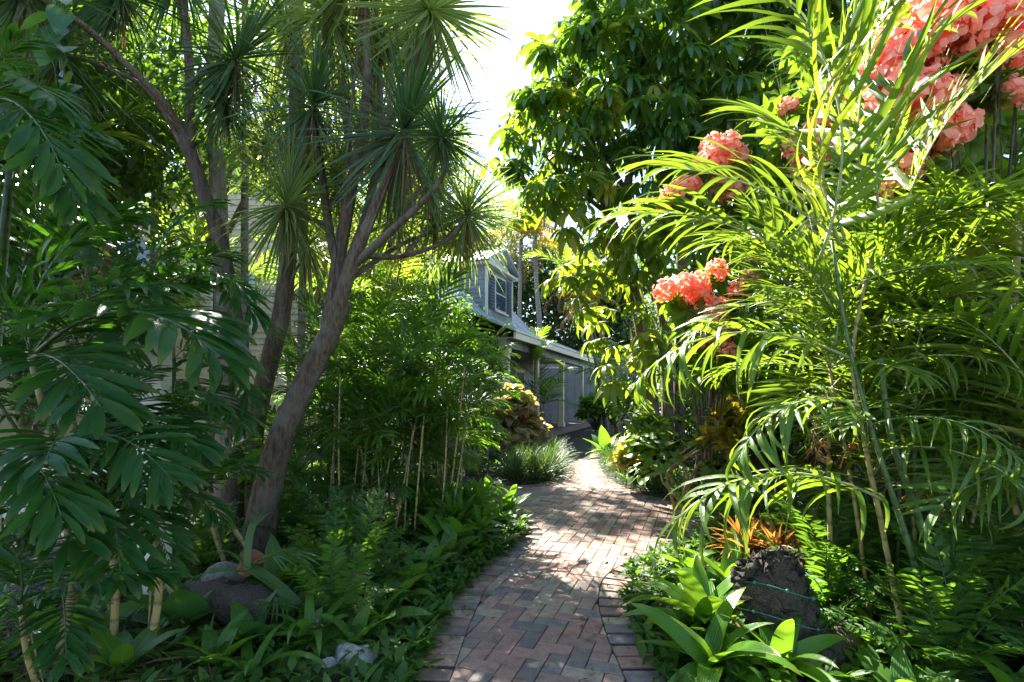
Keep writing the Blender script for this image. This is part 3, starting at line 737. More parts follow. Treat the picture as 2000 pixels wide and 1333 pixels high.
FR_ARECA = variants(6, lambda i: frond_mesh('frond', [M_ARECA, M_RACHIS_P], 23, .40, .029, jb(.6, 1.4), .10, .38, jb(.3, 1.1), seg=6, rach=.007, jit=.18, skip=.08, tw=.6))
FR_ARECA_N = variants(5, lambda i: frond_mesh('frond', [M_ARECA, M_RACHIS_P], 21, .50, .031, jb(.6, 1.4), .08, .42, jb(.3, 1.1), seg=7, rach=.007, jit=.17, skip=.08, tw=.6))
FR_ARECA_H = variants(4, lambda i: frond_mesh('frond', [M_ARECA, M_RACHIS_P], 17, .42, .034, jb(.9, 1.5), .08, .1, jb(1.2, 2.1), 68, 24, seg=8, rach=.008, jit=.24, skip=.08, tw=.8))
FR_DARK = variants(6, lambda i: frond_mesh('frond', [M_DARKPALM, M_RACHIS_D], 20, .33, .043, jb(.6, 1.3), .12, .25, jb(.4, 1.1), 66, 20, seg=6, kind='blunt', rach=.009))
FR_BAMB = variants(5, lambda i: frond_mesh('frond', [M_BAMBOOPALM, M_RACHIS_D], 14, .40, .042, jb(.6, 1.3), .14, .25, jb(.4, 1.0), 62, 20, seg=4, rach=.010))
FR_BACK = variants(5, lambda i: frond_mesh('frond', [M_BACKPALM, M_RACHIS], 30, .30, .024, jb(.7, 1.5), .12, .38, jb(.5, 1.3), seg=4, rach=.009))
FR_YEL = variants(4, lambda i: frond_mesh('frond', [M_YELLOWPALM, M_RACHIS], 30, .30, .024, jb(1.2, 2.0), .12, .3, jb(.8, 1.6), seg=4, rach=.010))
FR_DEAD = variants(3, lambda i: frond_mesh('dry_frond', [M_DEADPALM, M_CANE_Y], 26, .28, .018, jb(1.0, 1.8), .12, .1, jb(1.2, 1.9), seg=4, rach=.010, jit=.3, tw=1.5))
FR_FERN = variants(4, lambda i: frond_mesh('frond', [M_FERN, M_RACHIS_D], 18, .17, .045, jb(.6, 1.4), .10, .12, jb(.2, .7), 82, 50, seg=3, kind='lance', rach=.008))
FR_CYCAD = variants(3, lambda i: frond_mesh('frond', [M_BAMBOOPALM, M_RACHIS_D], 34, .16, .016, jb(.5, 1.0), .12, .3, .2, 74, 30, seg=3, rach=.009))

def rosette_mesh(name, mat, n=80, L=1.0, W=.034, e0=82, e1=-55, droop=(.2, .9), kind='blade', seg=5, fold=.35, core=.05, pw=1.4, jit=.1):
    mb = MB()
    for i in range(n):
        f = i / n; az = i * 2.39996 + rg.normal(0, .15); el = R(e0 + (e1 - e0) * f ** .9) + rg.normal(0, jit)
        d = np.array([math.cos(el) * math.cos(az), math.cos(el) * math.sin(az), math.sin(el)])
        fr = frame(d, (0, 0, 1))
        ll = L * (.62 + .38 * math.sin(math.pi * (.2 + .6 * f))) * rg.uniform(.8, 1.08)
        V, F, U = leaf(ll, W * L * rg.uniform(.85, 1.15), seg, kind, rg.uniform(*droop) * math.cos(el * .8), fold, rg.normal(0, .4), 0, pw)
        base = np.array([0, 0, -core * 3 * f]) + d * core * .4
        mb.add(V @ fr.T + base, F, U)
    return mb.mesh(name, mat)
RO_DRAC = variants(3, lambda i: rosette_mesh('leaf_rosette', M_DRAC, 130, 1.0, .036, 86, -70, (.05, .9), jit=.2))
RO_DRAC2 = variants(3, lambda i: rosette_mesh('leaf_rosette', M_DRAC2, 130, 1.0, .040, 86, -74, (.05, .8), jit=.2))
RO_DEAD = variants(2, lambda i: rosette_mesh('dry_leaf_skirt', M_DEADPALM, 26, 1.0, .034, -45, -86, (.0, .4), 'blade', 4, .35, .06, 1.4, .2))
RO_ORANGE = variants(3, lambda i: rosette_mesh('leaf_rosette', M_ORANGE, 26, 1.0, .10, 80, -10, (.3, 1.2), 'strap', 4))
RO_CROTON = variants(4, lambda i: rosette_mesh('leaf_rosette', M_CROTON, 15, 1.0, .36, 70, -20, (.2, .8), 'oval', 4, .2))
RO_PALEY = variants(3, lambda i: rosette_mesh('leaf_rosette', M_PALEY, 16, 1.0, .34, 70, -20, (.2, .8), 'oval', 4, .2))
RO_SHRUB = variants(4, lambda i: rosette_mesh('leaf_rosette', M_BLOTREE, 13, 1.0, .36, 60, -40, (.3, 1.0), 'lance', 4, .25))
RO_COPPER = variants(4, lambda i: rosette_mesh('leaf_rosette', M_COPPER, 11, 1.0, .72, 50, -40, (.5, 1.3), 'heart', 5, .15))
RO_LANCE = variants(3, lambda i: rosette_mesh('leaf_rosette', M_BROAD, 16, 1.0, .19, 80, 15, (.4, 1.2), 'lance', 5, .25))
RO_TURF = variants(4, lambda i: rosette_mesh('grass_blade', M_TURF, 260, 1.0, .028, 86, 8, (.8, 1.9), 'blade', 5, .2, .10, 1.2, .2))
RO_SPIDER = variants(2, lambda i: rosette_mesh('leaf_rosette', M_STAG, 60, 1.0, .026, 85, -20, (.6, 1.8), 'blade', 6, .2, .04, 1.2, .2))

def single_leaf(name, mat, L, W, kind, droop, fold, seg=7, wav=0., pw=1.2, tw=0.):
    V, F, U = leaf(L, W, seg, kind, droop, fold, tw, wav, pw, rg.rand() * 6); return mesh_np(name, V, F, U, mat)
LF_BROM = variants(5, lambda i: single_leaf('leaf', M_BROM, 1, .25, 'strap', jb(.5, 1.7), .35, 9, .015, 1.3, jb(-.3, .3)))
LF_AGLA = variants(4, lambda i: single_leaf('leaf', M_AGLA, 1, .42, 'lance', jb(.4, 1.1), .22, 6, .02, 1.2, jb(-.3, .3)))
LF_BROAD = variants(4, lambda i: single_leaf('leaf', M_BROAD, 1, .34, 'lance', jb(.4, 1.1), .2, 6, .02, 1.2, jb(-.3, .3)))
LF_VINE = variants(3, lambda i: single_leaf('leaf', M_VINE, 1, .66, 'heart', jb(.3, .9), .2, 6, .02))
LF_BIRD = variants(3, lambda i: single_leaf('leaf', M_BROAD, 1, .13, 'strap', jb(.8, 2.0), .25, 10, .02, 1.3, jb(-.4, .4)))

def palmate_mesh(name, mat, n=9, drp=1.3):
    """umbrella-tree leaf: stalk along +X, leaflets hanging from its end"""
    mb = MB(); hub = np.array([.62, 0, .05])
    V, F, U = tube([(0, 0, 0), (.32, 0, .06), hub], [.012, .010, .008], 4); mb.add(V, F, U, 1)
    for i in range(n):
        az = 2 * math.pi * i / n + rg.normal(0, .1); el = rg.uniform(-.35, .2)
        d = np.array([math.cos(el) * math.cos(az), math.cos(el) * math.sin(az), math.sin(el)])
        V, F, U = leaf(rg.uniform(.45, .64), rg.uniform(.125, .16), 6, 'oval', drp * rg.uniform(.75, 1.2), .22, rg.normal(0, .2), .01, .7)
        mb.add(V @ frame(d, (0, 0, 1)).T + hub + d * .03, F, U, 0)
    return mb.mesh(name, [mat, M_RACHIS])
PL_UMB = variants(4, lambda i: palmate_mesh('leaf', M_UMB, 9 + i % 3, jb(1.1, 1.5)))
PL_UMBY = variants(3, lambda i: palmate_mesh('leaf', M_UMBY, 8 + i % 3, jb(1.1, 1.6)))

def lobed_mesh(name, mat):
    """broad lobed leaf with five points on a stalk"""
    mb = MB(); V, F, U = tube([(0, 0, 0), (.3, 0, .12), (.55, 0, .15)], [.014, .011, .009], 4); mb.add(V, F, U, 1)
    hub = np.array([.55, 0, .15]); tip = rg.uniform(.15, .6); N = 60; ring = []
    for i in range(N):
        a = 2 * math.pi * i / N
        r_ = .24 + .24 * abs(math.cos(2.5 * a)) ** .8
        if abs(a - math.pi) < .35: r_ *= .35 + abs(a - math.pi)
        ring.append(np.array([r_ * math.cos(a), r_ * math.sin(a), -.28 * r_ * r_ * 2 + .03 * math.sin(7 * a)]))
    Ry = np.array([[math.cos(tip), 0, math.sin(tip)], [0, 1, 0], [-math.sin(tip), 0, math.cos(tip)]])
    V = [hub] + [Ry @ (p * .55 + [0, 0, .01]) + hub for p in ring] + [Ry @ p + hub for p in ring]; F = []; U = [(.5, 0)] + [(.3, .5)] * N + [(.2, 1)] * N
    for i in range(N):
        j = (i + 1) % N; F.append((1 + i, 1 + j, 1 + N + j, 1 + N + i))
    for i in range(0, N, 2): F.append((0, 1 + i, 1 + (i + 1) % N, 1 + (i + 2) % N))
    mb.add(np.array(V), np.array(F), np.array(U, float)); return mb.mesh(name, [mat, M_RACHIS])
PL_LOBED = variants(3, lambda i: lobed_mesh('leaf', M_BLOTREE))

def flower_mesh(name, mat, n=95):
    """ball of ruffled salmon bracts, radius 1"""
    mb = MB()
    for i in range(n):
        zf = 1 - 1.55 * (i + .5) / n; az = i * 2.39996; el = math.asin(max(-.999, min(.999, zf)))
        d = np.array([math.cos(el) * math.cos(az), math.cos(el) * math.sin(az), math.sin(el)])
        tang = unit(np.cross(d, rg.normal(size=3)))
        up = unit(d + .5 * tang)
        V, F, U = leaf(rg.uniform(.3, .7), rg.uniform(.22, .5), 5, 'petal', rg.uniform(.4, 1.5), rg.uniform(-.2, .35), rg.normal(0, .5), .07, 1.2, rg.rand() * 6)
        fr = frame(unit(tang + .55 * d), up)
        mb.add(V @ fr.T + d * rg.uniform(.45, .95), F, U)
    return mb.mesh(name, mat)
FL_PINK = variants(4, lambda i: flower_mesh('flower_head', M_PINK))

def crown_np(name, mat, lobes, n, size, seed, droop=.5, shell=.55):
    """n small folded leaves spread through ellipsoid lobes: ((x,y,z),(rx,ry,rz))"""
    r_ = np.random.RandomState(seed); vol = np.array([l[1][0] * l[1][1] * l[1][2] for l in lobes]) ** .75; vol /= vol.sum()
    idx = r_.choice(len(lobes), n, p=vol); C = np.array([l[0] for l in lobes])[idx]; Rr = np.array([l[1] for l in lobes])[idx]
    d = r_.normal(size=(n, 3)); d /= np.linalg.norm(d, axis=1)[:, None]; rad = (shell + (1 - shell) * r_.rand(n)) * (1 + .12 * np.sin(d[:, 0] * 7 + idx) * np.cos(d[:, 2] * 6 + idx))
    # gather the leaves into twigs so that light and gaps form clumps
    k = max(1, n // 14); tw = r_.randint(0, k, n); cen_d = d[:k][tw % k]; 
    pos = C + Rr * d * rad[:, None]
    seedpos = pos[:k][tw]; pos = seedpos + r_.normal(size=(n, 3)) * size * 1.1
    ax = r_.normal(size=(n, 3)) + d * .7; ax[:, 2] -= droop; ax /= np.linalg.norm(ax, axis=1)[:, None]
    up = r_.normal(size=(n, 3)) * .6 + np.array([0, 0, 1.]); y = np.cross(up, ax); y /= (np.linalg.norm(y, axis=1)[:, None] + 1e-9); z = np.cross(ax, y)
    sz = size * r_.uniform(.6, 1.25, n)[:, None]
    prm = [(0, 0, 0), (.33, -.21, .05), (.33, 0, 0), (.33, .21, .05), (.70, -.17, .0), (.70, 0, -.06), (.70, .17, 0.), (1.0, 0, -.16)]
    V = np.stack([pos + sz * (a * ax + b * y + c * z) for a, b, c in prm], 1).reshape(-1, 3)
    o = (np.arange(n) * 8)[:, None]
    F = np.concatenate([o + np.array(f)[None] for f in ((0, 2, 1, 1), (0, 3, 2, 2), (1, 2, 5, 4), (2, 3, 6, 5), (4, 5, 7, 7), (5, 6, 7, 7))], 0)
    U = np.tile(np.array([(.5, 0), (0, .3), (.5, .3), (1, .3), (0, .7), (.5, .7), (1, .7), (.5, 1)]), (n, 1))
    me = bpy.data.meshes.new(name)
    tri = F[F[:, 2] == F[:, 3]][:, :3]; quad = F[F[:, 2] != F[:, 3]]
    me.vertices.add(len(V)); me.vertices.foreach_set('co', V.astype(np.float32).ravel())
    lv = np.concatenate([quad.ravel(), tri.ravel()]).astype(np.int32); me.loops.add(len(lv)); me.loops.foreach_set('vertex_index', lv)
    me.polygons.add(len(quad) + len(tri)); me.polygons.foreach_set('loop_start', np.concatenate([np.arange(len(quad)) * 4, len(quad) * 4 + np.arange(len(tri)) * 3]).astype(np.int32))
    me.materials.append(mat); uv = me.uv_layers.new(name='UVMap'); uv.data.foreach_set('uv', U[lv].astype(np.float32).ravel()); me.update(); me.validate()
    return me

# ================================================================== PLANT BUILDERS
def stem(parent, pts, r0, r1, mat, name='stem', sides=7, k=4, swell=0):
    sp = smooth_path(pts, k); n = len(sp)
    rad = [r0 + (r1 - r0) * i / (n - 1) for i in range(n)]
    if swell: rad = [r * (1 + swell * math.exp(-i * 3.0 / n * 2)) for i, r in enumerate(rad)]
    V, F, U = tube(sp, rad, sides); c = sp[0]
    return part(name, mesh_np(name, V - c, F, U, mat), parent, Matrix.Translation(Vector(c)))
def fronds(parent, top, n, L, protos, e_hi=75, e_lo=-5, az0=None, spread=360, jitter=.15, roll=.25, name='frond'):
    top = Vector(top); a0 = rnd.uniform(0, 360) if az0 is None else az0
    for i in range(n):
        f = (i + .5) / n
        az = R(a0 + (137.5 * i if spread >= 360 else rnd.uniform(-spread / 2, spread / 2)) + rnd.uniform(-14, 14))
        el = R(e_hi + (e_lo - e_hi) * f + rnd.uniform(-8, 8)); l = L * rnd.uniform(1 - jitter, 1 + jitter) * (.75 + .25 * math.sin(math.pi * min(1, f + .25)))
        B = top + Vector((math.cos(el) * math.cos(az), math.cos(el) * math.sin(az), math.sin(el))) * l
        part(name, rnd.choice(protos), parent, chordM(top, B, rnd.gauss(0, roll)))
def palm(name, label, base, crowns, protos, smat, group=None, cat='palm', sw=1.0):
    """crowns: (top, number of fronds, frond length, stem radius[, e_hi, e_lo])"""
    t = thing(name, label, cat, base, group)
    for c in crowns:
        top, n, L, r = c[:4]; eh, el = (c[4], c[5]) if len(c) > 4 else (75, -5)
        b = Vector(base) + Vector((rnd.uniform(-.2, .2) * sw, rnd.uniform(-.2, .2) * sw, 0)); top = Vector(top)
        mid = b.lerp(top, .5) + Vector((rnd.uniform(-.05, .05), rnd.uniform(-.05, .05), .03)) * (top - b).length
        if r > 0: stem(t, [b, mid, top], r, r * .75, smat)
        fronds(t, top, n, L, protos, eh, el)
    return t
def key_fronds(parent, specs, protos):
    for A, B, *ro in specs: part('frond', rnd.choice(protos), parent, chordM(P(*A), P(*B), ro[0] if ro else rnd.gauss(0, .15)))
def ros(parent, me, loc, s, tilt=(0, 0), name='leaf_rosette', yaw=None):
    M = Matrix.Translation(Vector(loc)) @ Matrix.Rotation(tilt[1], 4, 'Y') @ Matrix.Rotation(tilt[0], 4, 'X') @ Matrix.Rotation(rnd.uniform(0, 6.28) if yaw is None else yaw, 4, 'Z') @ Matrix.Scale(s, 4)
    return part(name, me, parent, M)
def leafy_plant(name, label, loc, n, L, protos, e_hi=75, e_lo=10, group=None, cat='plant', h=0.0):
    t = thing(name, label, cat, loc, group); a0 = rnd.uniform(0, 360)
    for i in range(n):
        f = (i + .5) / n; az = R(a0 + 137.5 * i + rnd.uniform(-15, 15)); el = R(e_hi + (e_lo - e_hi) * f + rnd.uniform(-8, 8))
        part('leaf', rnd.choice(protos), t, xf((loc[0], loc[1], loc[2] + h * (1 - f)), az, el, rnd.gauss(0, .3), L * rnd.uniform(.75, 1.15)))
    return t
def shrub(name, label, base, spots, protos, size, smat=M_BARK_D, group=None, cat='shrub', r=.012, pname='leaf_rosette'):
    """branching stems with a rosette of leaves at each spot"""
    t = thing(name, label, cat, base, group); b = Vector(base)
    for s in spots:
        s = Vector(s); d = s - b; stem(t, [b, b.lerp(s, .5) + Vector((0, 0, .1 * d.length)), s], r, r * .5, smat, 'stem', 5, 3)
        ros(t, rnd.choice(protos), s, size * rnd.uniform(.8, 1.2), (rnd.gauss(0, .35), rnd.gauss(0, .35)), pname)
    return t
def blob_spots(c, rad, n, seed=0, hemi=True):
    r_ = np.random.RandomState(seed); out = []
    for i in range(n):
        d = r_.normal(size=3); d /= np.linalg.norm(d)
        if hemi: d[2] = abs(d[2]) * 1.1 - .25
        out.append(tuple(v3(c) + d * v3(rad) * r_.uniform(.7, 1.05)))
    return out

# ================================================================== LEFT: the branching dracaena and its neighbours
def tree_thing(name, label, base): return thing(name, label, 'tree', base)
D = 4.2
b0 = P(500, 1062, D); b0.z = .05
dr = tree_thing('dracaena_tree', 'leaning grey dracaena tree forking into many branches beside the path', b0)
tr = stem(dr, [b0, P(535, 900, D), P(585, 770, D), P(640, 660, D), P(672, 585, D)], .112, .075, M_BARK, 'trunk', 12, 6, .25)
fk = P(640, 662, D)
def branch(parent, pts, r0, r1, mat=M_BARK, name='branch'): return stem(parent, pts, r0, r1, mat, name, 9, 6)
br = [
 ([fk, P(690, 510, D - .1), P(735, 400, D - .15), P(790, 262, D - .3)], .10, .035),
 ([fk, P(664, 490, D + .15), P(690, 350, D + .2), P(715, 180, D + .1), P(712, -60, D)], .10, .035),
 ([P(690, 520, D - .05), P(760, 455, D - .3), P(830, 390, D - .4), P(868, 335, D - .5), P(862, 270, D - .55)], .05, .016),
 ([P(672, 540, D), P(720, 400, D + .3), P(742, 250, D + .5), P(738, 60, D + .5)], .06, .035),
 ([P(705, 500, D), P(790, 500, D + .5), P(870, 470, D + 1.1), P(912, 420, D + 1.5)], .04, .022),
 ([P(690, 540, D + .1), P(800, 470, D + 1.2), P(905, 440, D + 2.2)], .04, .02),
 ([P(668, 560, D), P(640, 440, D + .3), P(625, 300, D + .2), P(612, 205, D)], .06, .03),
 ([P(690, 350, D + .2), P(780, 200, D), P(846, 26, D - .4)], .045, .028),
 ([P(742, 250, D + .5), P(700, 120, D + .3), P(640, 20, D + .2)], .03, .022),
 ([P(640, 440, D + .3), P(590, 420, D + .2), P(562, 395, D)], .035, .022),
]
br += [([P(790, 500, D + .4), P(830, 450, D + 1.4), P(850, 405, D + 1.9)], .03, .02), ([P(760, 480, D + .4), P(775, 450, D + 1.2), P(780, 425, D + 1.6)], .03, .02), ([P(742, 250, D + .5), P(736, 215, D + 1.1), P(730, 185, D + 1.6)], .025, .018), ([P(742, 230, D + .5), P(770, 190, D + 1.1), P(800, 155, D + 1.5)], .02, .015), ([P(672, 200, D + .5), P(664, 160, D + .9), P(660, 122, D + 1.2)], .025, .018), ([P(625, 300, D + .2), P(570, 280, D + .9), P(522, 252, D + 1.4)], .025, .018), ([P(640, 440, D + .3), P(650, 380, D + .9), P(660, 332, D + 1.3)], .025, .018), ([P(612, 205, D), P(580, 130, D + .7), P(560, 62, D + 1.3)], .025, .018), ([P(735, 400, D - .15), P(750, 300, D), P(765, 150, D + .2), P(770, -20, D + .7)], .035, .02), ([P(690, 350, D + .2), P(672, 200, D + .5), P(668, -40, D + .6)], .04, .028), ([P(705, 470, D), P(745, 380, D + .3), P(762, 335, D + .6)], .03, .02), ([P(760, 455, D - .2), P(810, 390, D + .5), P(842, 335, D + 1.2)], .03, .018), ([P(742, 250, D + .5), P(790, 190, D + .7), P(822, 125, D + .9)], .025, .018), ([P(690, 350, D + .2), P(695, 300, D + .6), P(700, 255, D + .9)], .03, .02)]
for pts, r0, r1 in br: branch(dr, pts, r0 * .68, r1 * .7)
def roz(parent, px, py, Y, s, protos=RO_DRAC, tilt=None): ros(parent, rnd.choice(protos), P(px, py, Y), s * 1.12, tilt or (rnd.gauss(0, .4), rnd.gauss(0, .4))); ros(parent, rnd.choice(RO_DEAD), P(px, py, Y) - Vector((0, 0, .06)), s * .7, (0, 0), 'dry_leaf_skirt')
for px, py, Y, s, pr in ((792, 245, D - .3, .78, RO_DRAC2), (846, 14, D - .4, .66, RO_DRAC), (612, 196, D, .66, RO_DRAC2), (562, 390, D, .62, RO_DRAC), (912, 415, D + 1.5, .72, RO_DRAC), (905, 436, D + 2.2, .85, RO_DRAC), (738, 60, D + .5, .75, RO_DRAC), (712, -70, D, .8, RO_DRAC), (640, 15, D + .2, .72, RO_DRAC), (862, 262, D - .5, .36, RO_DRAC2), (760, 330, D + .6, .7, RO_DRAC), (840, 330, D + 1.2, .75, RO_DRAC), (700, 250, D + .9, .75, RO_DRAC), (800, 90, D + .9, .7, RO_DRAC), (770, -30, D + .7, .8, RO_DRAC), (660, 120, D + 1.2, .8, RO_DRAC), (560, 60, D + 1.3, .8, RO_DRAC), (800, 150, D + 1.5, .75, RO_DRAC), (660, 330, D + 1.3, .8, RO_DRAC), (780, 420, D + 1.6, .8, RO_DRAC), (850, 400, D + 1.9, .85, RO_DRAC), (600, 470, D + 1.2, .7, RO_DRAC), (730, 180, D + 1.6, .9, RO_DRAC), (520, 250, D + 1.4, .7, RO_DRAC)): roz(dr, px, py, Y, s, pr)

D2 = 4.5
b1 = P(455, 1080, 5.0); b1.z = .05
d2 = tree_thing('dracaena_tree', 'slim dark trunked dracaena with spiky heads above the black lantern', b1)
stem(d2, [b1, P(460, 870, 5.0), P(468, 700, 5.0), P(430, 470, 4.9), P(405, 400, 4.8), P(362, 265, 4.7)], .085, .06, M_BARK_D, 'trunk', 10, 5, .2)
branch(d2, [P(362, 268, 4.7), P(320, 200, 4.5), P(230, 110, 4.3), P(150, 40, 4.1), P(60, -10, 3.9)], .034, .022, M_BARK)
branch(d2, [P(392, 360, 4.8), P(300, 190, 4.6), P(200, 130, 4.5), P(120, 105, 4.4)], .025, .014, M_BARK)
branch(d2, [P(375, 290, 4.7), P(378, 180, 4.6), P(400, 140, 4.55), P(460, 118, D2)], .028, .02, M_BARK_D)
branch(d2, [P(372, 280, 4.7), P(372, 160, 4.9), P(360, 20, 5.0), P(350, -80, 5.0)], .05, .03, M_BARK)
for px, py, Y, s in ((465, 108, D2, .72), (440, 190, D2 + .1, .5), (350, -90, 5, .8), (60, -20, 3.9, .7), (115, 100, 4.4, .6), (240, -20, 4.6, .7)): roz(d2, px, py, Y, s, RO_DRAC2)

def plain_trunk(name, label, pts, r0, r1, mat, heads=(), protos=RO_DRAC, base=None):
    b = Vector(pts[0]); b.z = .05; t = tree_thing(name, label, b)
    stem(t, [b] + pts[1:], r0, r1, mat, 'trunk', 10, 5, .15)
    for px, py, Y, s in heads: roz(t, px, py, Y, s, protos)
    return t
plain_trunk('dracaena_tree', 'leaning brown trunk between dark trunk and grey dracaena', [P(490, 1030, 5.4), P(495, 850, 5.4), P(528, 700, 5.4), P(552, 600, 5.4), P(568, 430, 5.4), P(580, 200, 5.4), P(575, -150, 5.4)], .10, .075, M_BARK, ((575, -150, 5.4, .9), (560, 300, 5.5, .6), (596, 320, 5.0, .6)))
tk = plain_trunk('tall_tree', 'thick brown trunk rising out of the top of the photo at left', [P(436, 1000, 6.0), P(440, 800, 6.0), P(436, 600, 6.0), P(428, 400, 6.0), P(418, 200, 6.0), P(425, 0, 6.0), P(440, -250, 6.0)], .10, .08, M_BARK_P)
part('crown', crown_np('crown', M_TREE, [((-3.9, 6.3, 7.4), (1.8, 1.2, .8))], 2500, .16, 3), tk, None, 'stuff')
plain_trunk('young_palm_tree', 'slender pale ringed palm trunk just left of the leaning trunk', [P(588, 960, 5.9), P(588, 700, 5.9), P(592, 500, 5.9), P(588, 300, 5.9), P(590, -100, 5.9)], .045, .04, M_PALMTRUNK)
plain_trunk('young_palm_tree', 'pale slim straight palm trunk before the cream gable', [P(480, 950, 7.0), P(478, 600, 7.0), P(478, 400, 7.0), P(480, 200, 7.0), P(478, -100, 7.0)], .05, .045, M_PALMTRUNK)
plain_trunk('young_palm_tree', 'thin pale trunk in front of the cream house left side', [P(290, 980, 7.5), P(298, 600, 7.5), P(305, 300, 7.5), P(300, 100, 7.5), P(270, -100, 7.5)], .06, .05, M_PALMTRUNK)

# tall palms making the bright screen behind the dracaenas
for i, (px, Y, n, L, cr, lab) in enumerate([
   (560, 8.6, 6, 1.8, ((560, 400), (640, 500)), 'sunlit palm clump behind the grey dracaena fork'),
   (330, 7.6, 6, 1.8, ((310, 300), (230, 420), (390, 520)), 'sunlit palm clump under the arching branch'),
   (180, 6.4, 7, 1.9, ((170, 180), (110, 330), (230, 430)), 'palm clump in front of the left house roof'),
   (700, 9.5, 6, 1.7, ((730, 520), (770, 570), (660, 580)), 'sunlit feathery palm clump left of the dormer'),
   (60, 5.0, 8, 1.7, ((30, 60), (110, 260), (-40, 350)), 'palm clump filling the top left corner'),
   (450, 10.5, 7, 1.6, ((450, 600), (350, 620)), 'low palm clump at the foot of cream house'),
   (790, 10.2, 6, 1.1, ((800, 590), (750, 600)), 'feathery palm clump beside the porch roof')]):
    b = P(px, 800, Y); b.z = 0
    palm('areca_palm', lab, b, [(P(x, y, Y + rnd.uniform(-.5, .5)), n, L, .04, 78, -15) for x, y in cr], FR_BACK, M_CANE, 'palms behind the left planting')
# trees behind, their crowns closing the view at upper left
def leafy_tree(name, label, base, trunk_top, lobes, n, size, seed, mat=M_TREE, bark=M_BARK_D, r=.14):
    t = tree_thing(name, label, base); tp = Vector(trunk_top); b = Vector(base)
    tk_ = stem(t, [b, b.lerp(tp, .5) + Vector((.15, 0, 0)), tp], r, r * .6, bark, 'trunk', 9, 5, .2)
    for c, rr in lobes: stem(t, [b.lerp(tp, .75), tp.lerp(Vector(c), .5) + Vector((0, 0, -.1)), Vector(c)], r * .4, r * .12, bark, 'limb', 6, 4)
    part('crown', crown_np('crown', mat, lobes, n, size, seed), t)
    return t
leafy_tree('shade_tree', 'leafy tree standing behind the palms at upper left', (-5.6, 9.5, 0), (-5.5, 9.5, 5.2), [((-6.2, 9.6, 6.2), (1.9, 1.5, 1.2)), ((-4.6, 9.2, 6.9), (1.7, 1.4, 1.2)), ((-3.2, 9.8, 7.6), (1.6, 1.4, 1.2)), ((-6.8, 9.0, 7.8), (1.9, 1.4, 1.2)), ((-5.0, 9.6, 8.6), (2.2, 1.6, 1.1))], 4500, .17, 5)
leafy_tree('shade_tree', 'leafy tree between the cream house and the porch house, upper lobes added to shade path', (-3.4, 12.5, 0), (-3.4, 12.5, 4.2), [((-3.8, 12.5, 4.0), (1.5, 1.3, 1.1)), ((-2.6, 12.9, 4.6), (1.1, 1.0, .9)), ((-1.9, 13.4, 3.4), (.9, .9, .8)), ((-2.15, 14.0, 8.1), (.95, 1.1, 1.1)), ((-3.1, 14.0, 7.2), (1.0, 1.0, .9))], 12000, .15, 6)  # the two high lobes are added to cast shade on the mid path
leafy_tree('shade_tree', 'small leafy tree at the left frame edge above the dark palm', (-5.4, 5.6, 0), (-5.3, 5.6, 3.0), [((-5.4, 5.6, 3.6), (1.2, 1.1, 1.0)), ((-4.6, 5.8, 4.6), (1.2, 1.1, .9)), ((-5.8, 5.6, 5.2), (1.3, 1.1, .9))], 8000, .14, 8)

# dark glossy palms of the left foreground
ld = thing('parlour_palm', 'dark glossy broad leafleted palm filling the left foreground', 'palm', (-2.1, 2.35, .05))
for A, B in (((-2.1, 2.35, .05), P(150, 880, 2.3)), ((-1.95, 2.5, .05), P(190, 930, 2.4)), ((-2.2, 2.6, .05), P(60, 700, 2.6)), ((-1.75, 2.45, .05), P(300, 1000, 2.4))):
    stem(ld, [A, Vector(A).lerp(Vector(B), .5) + Vector((.03, .02, 0)), B], .02, .015, M_CANE_Y if B[2] < 1.1 else M_CANE)
key_fronds(ld, [((60, 700, 2.6), (420, 690, 2.1)), ((60, 700, 2.6), (330, 560, 2.4)), ((60, 700, 2.6), (-60, 480, 2.3)), ((60, 700, 2.6), (250, 420, 2.8)), ((150, 880, 2.3), (420, 800, 2.5)), ((150, 880, 2.3), (90, 900, 1.7)), ((150, 880, 2.3), (-80, 760, 2.0)), ((150, 880, 2.3), (330, 930, 1.9)), ((190, 930, 2.4), (235, 1120, 1.9)), ((190, 930, 2.4), (20, 1080, 2.0)), ((190, 930, 2.4), (60, 960, 1.9)), ((120, 1150, 2.1), (-40, 1240, 1.9)), ((120, 1150, 2.1), (130, 1290, 1.75)), ((300, 1000, 2.4), (480, 900, 2.5)), ((300, 1000, 2.4), (200, 860, 2.7)), ((60, 700, 2.6), (200, 800, 2.0)), ((150, 880, 2.3), (300, 720, 2.6)), ((-20, 900, 2.1), (120, 1010, 1.7)), ((-20, 1000, 2.2), (150, 1060, 1.8))], FR_DARK)
l2 = thing('parlour_palm', 'dark palm with long fronds arching over the white gate post', 'palm', (-2.4, 3.6, .05))
for B in (P(210, 640, 3.3), P(300, 560, 3.5), P(90, 520, 3.2), P(340, 700, 3.7)): stem(l2, [(-2.4 + rnd.uniform(-.2, .2), 3.6, .05), Vector((-2.4, 3.55, .1)).lerp(B, .55), B], .018, .014, M_CANE_G)
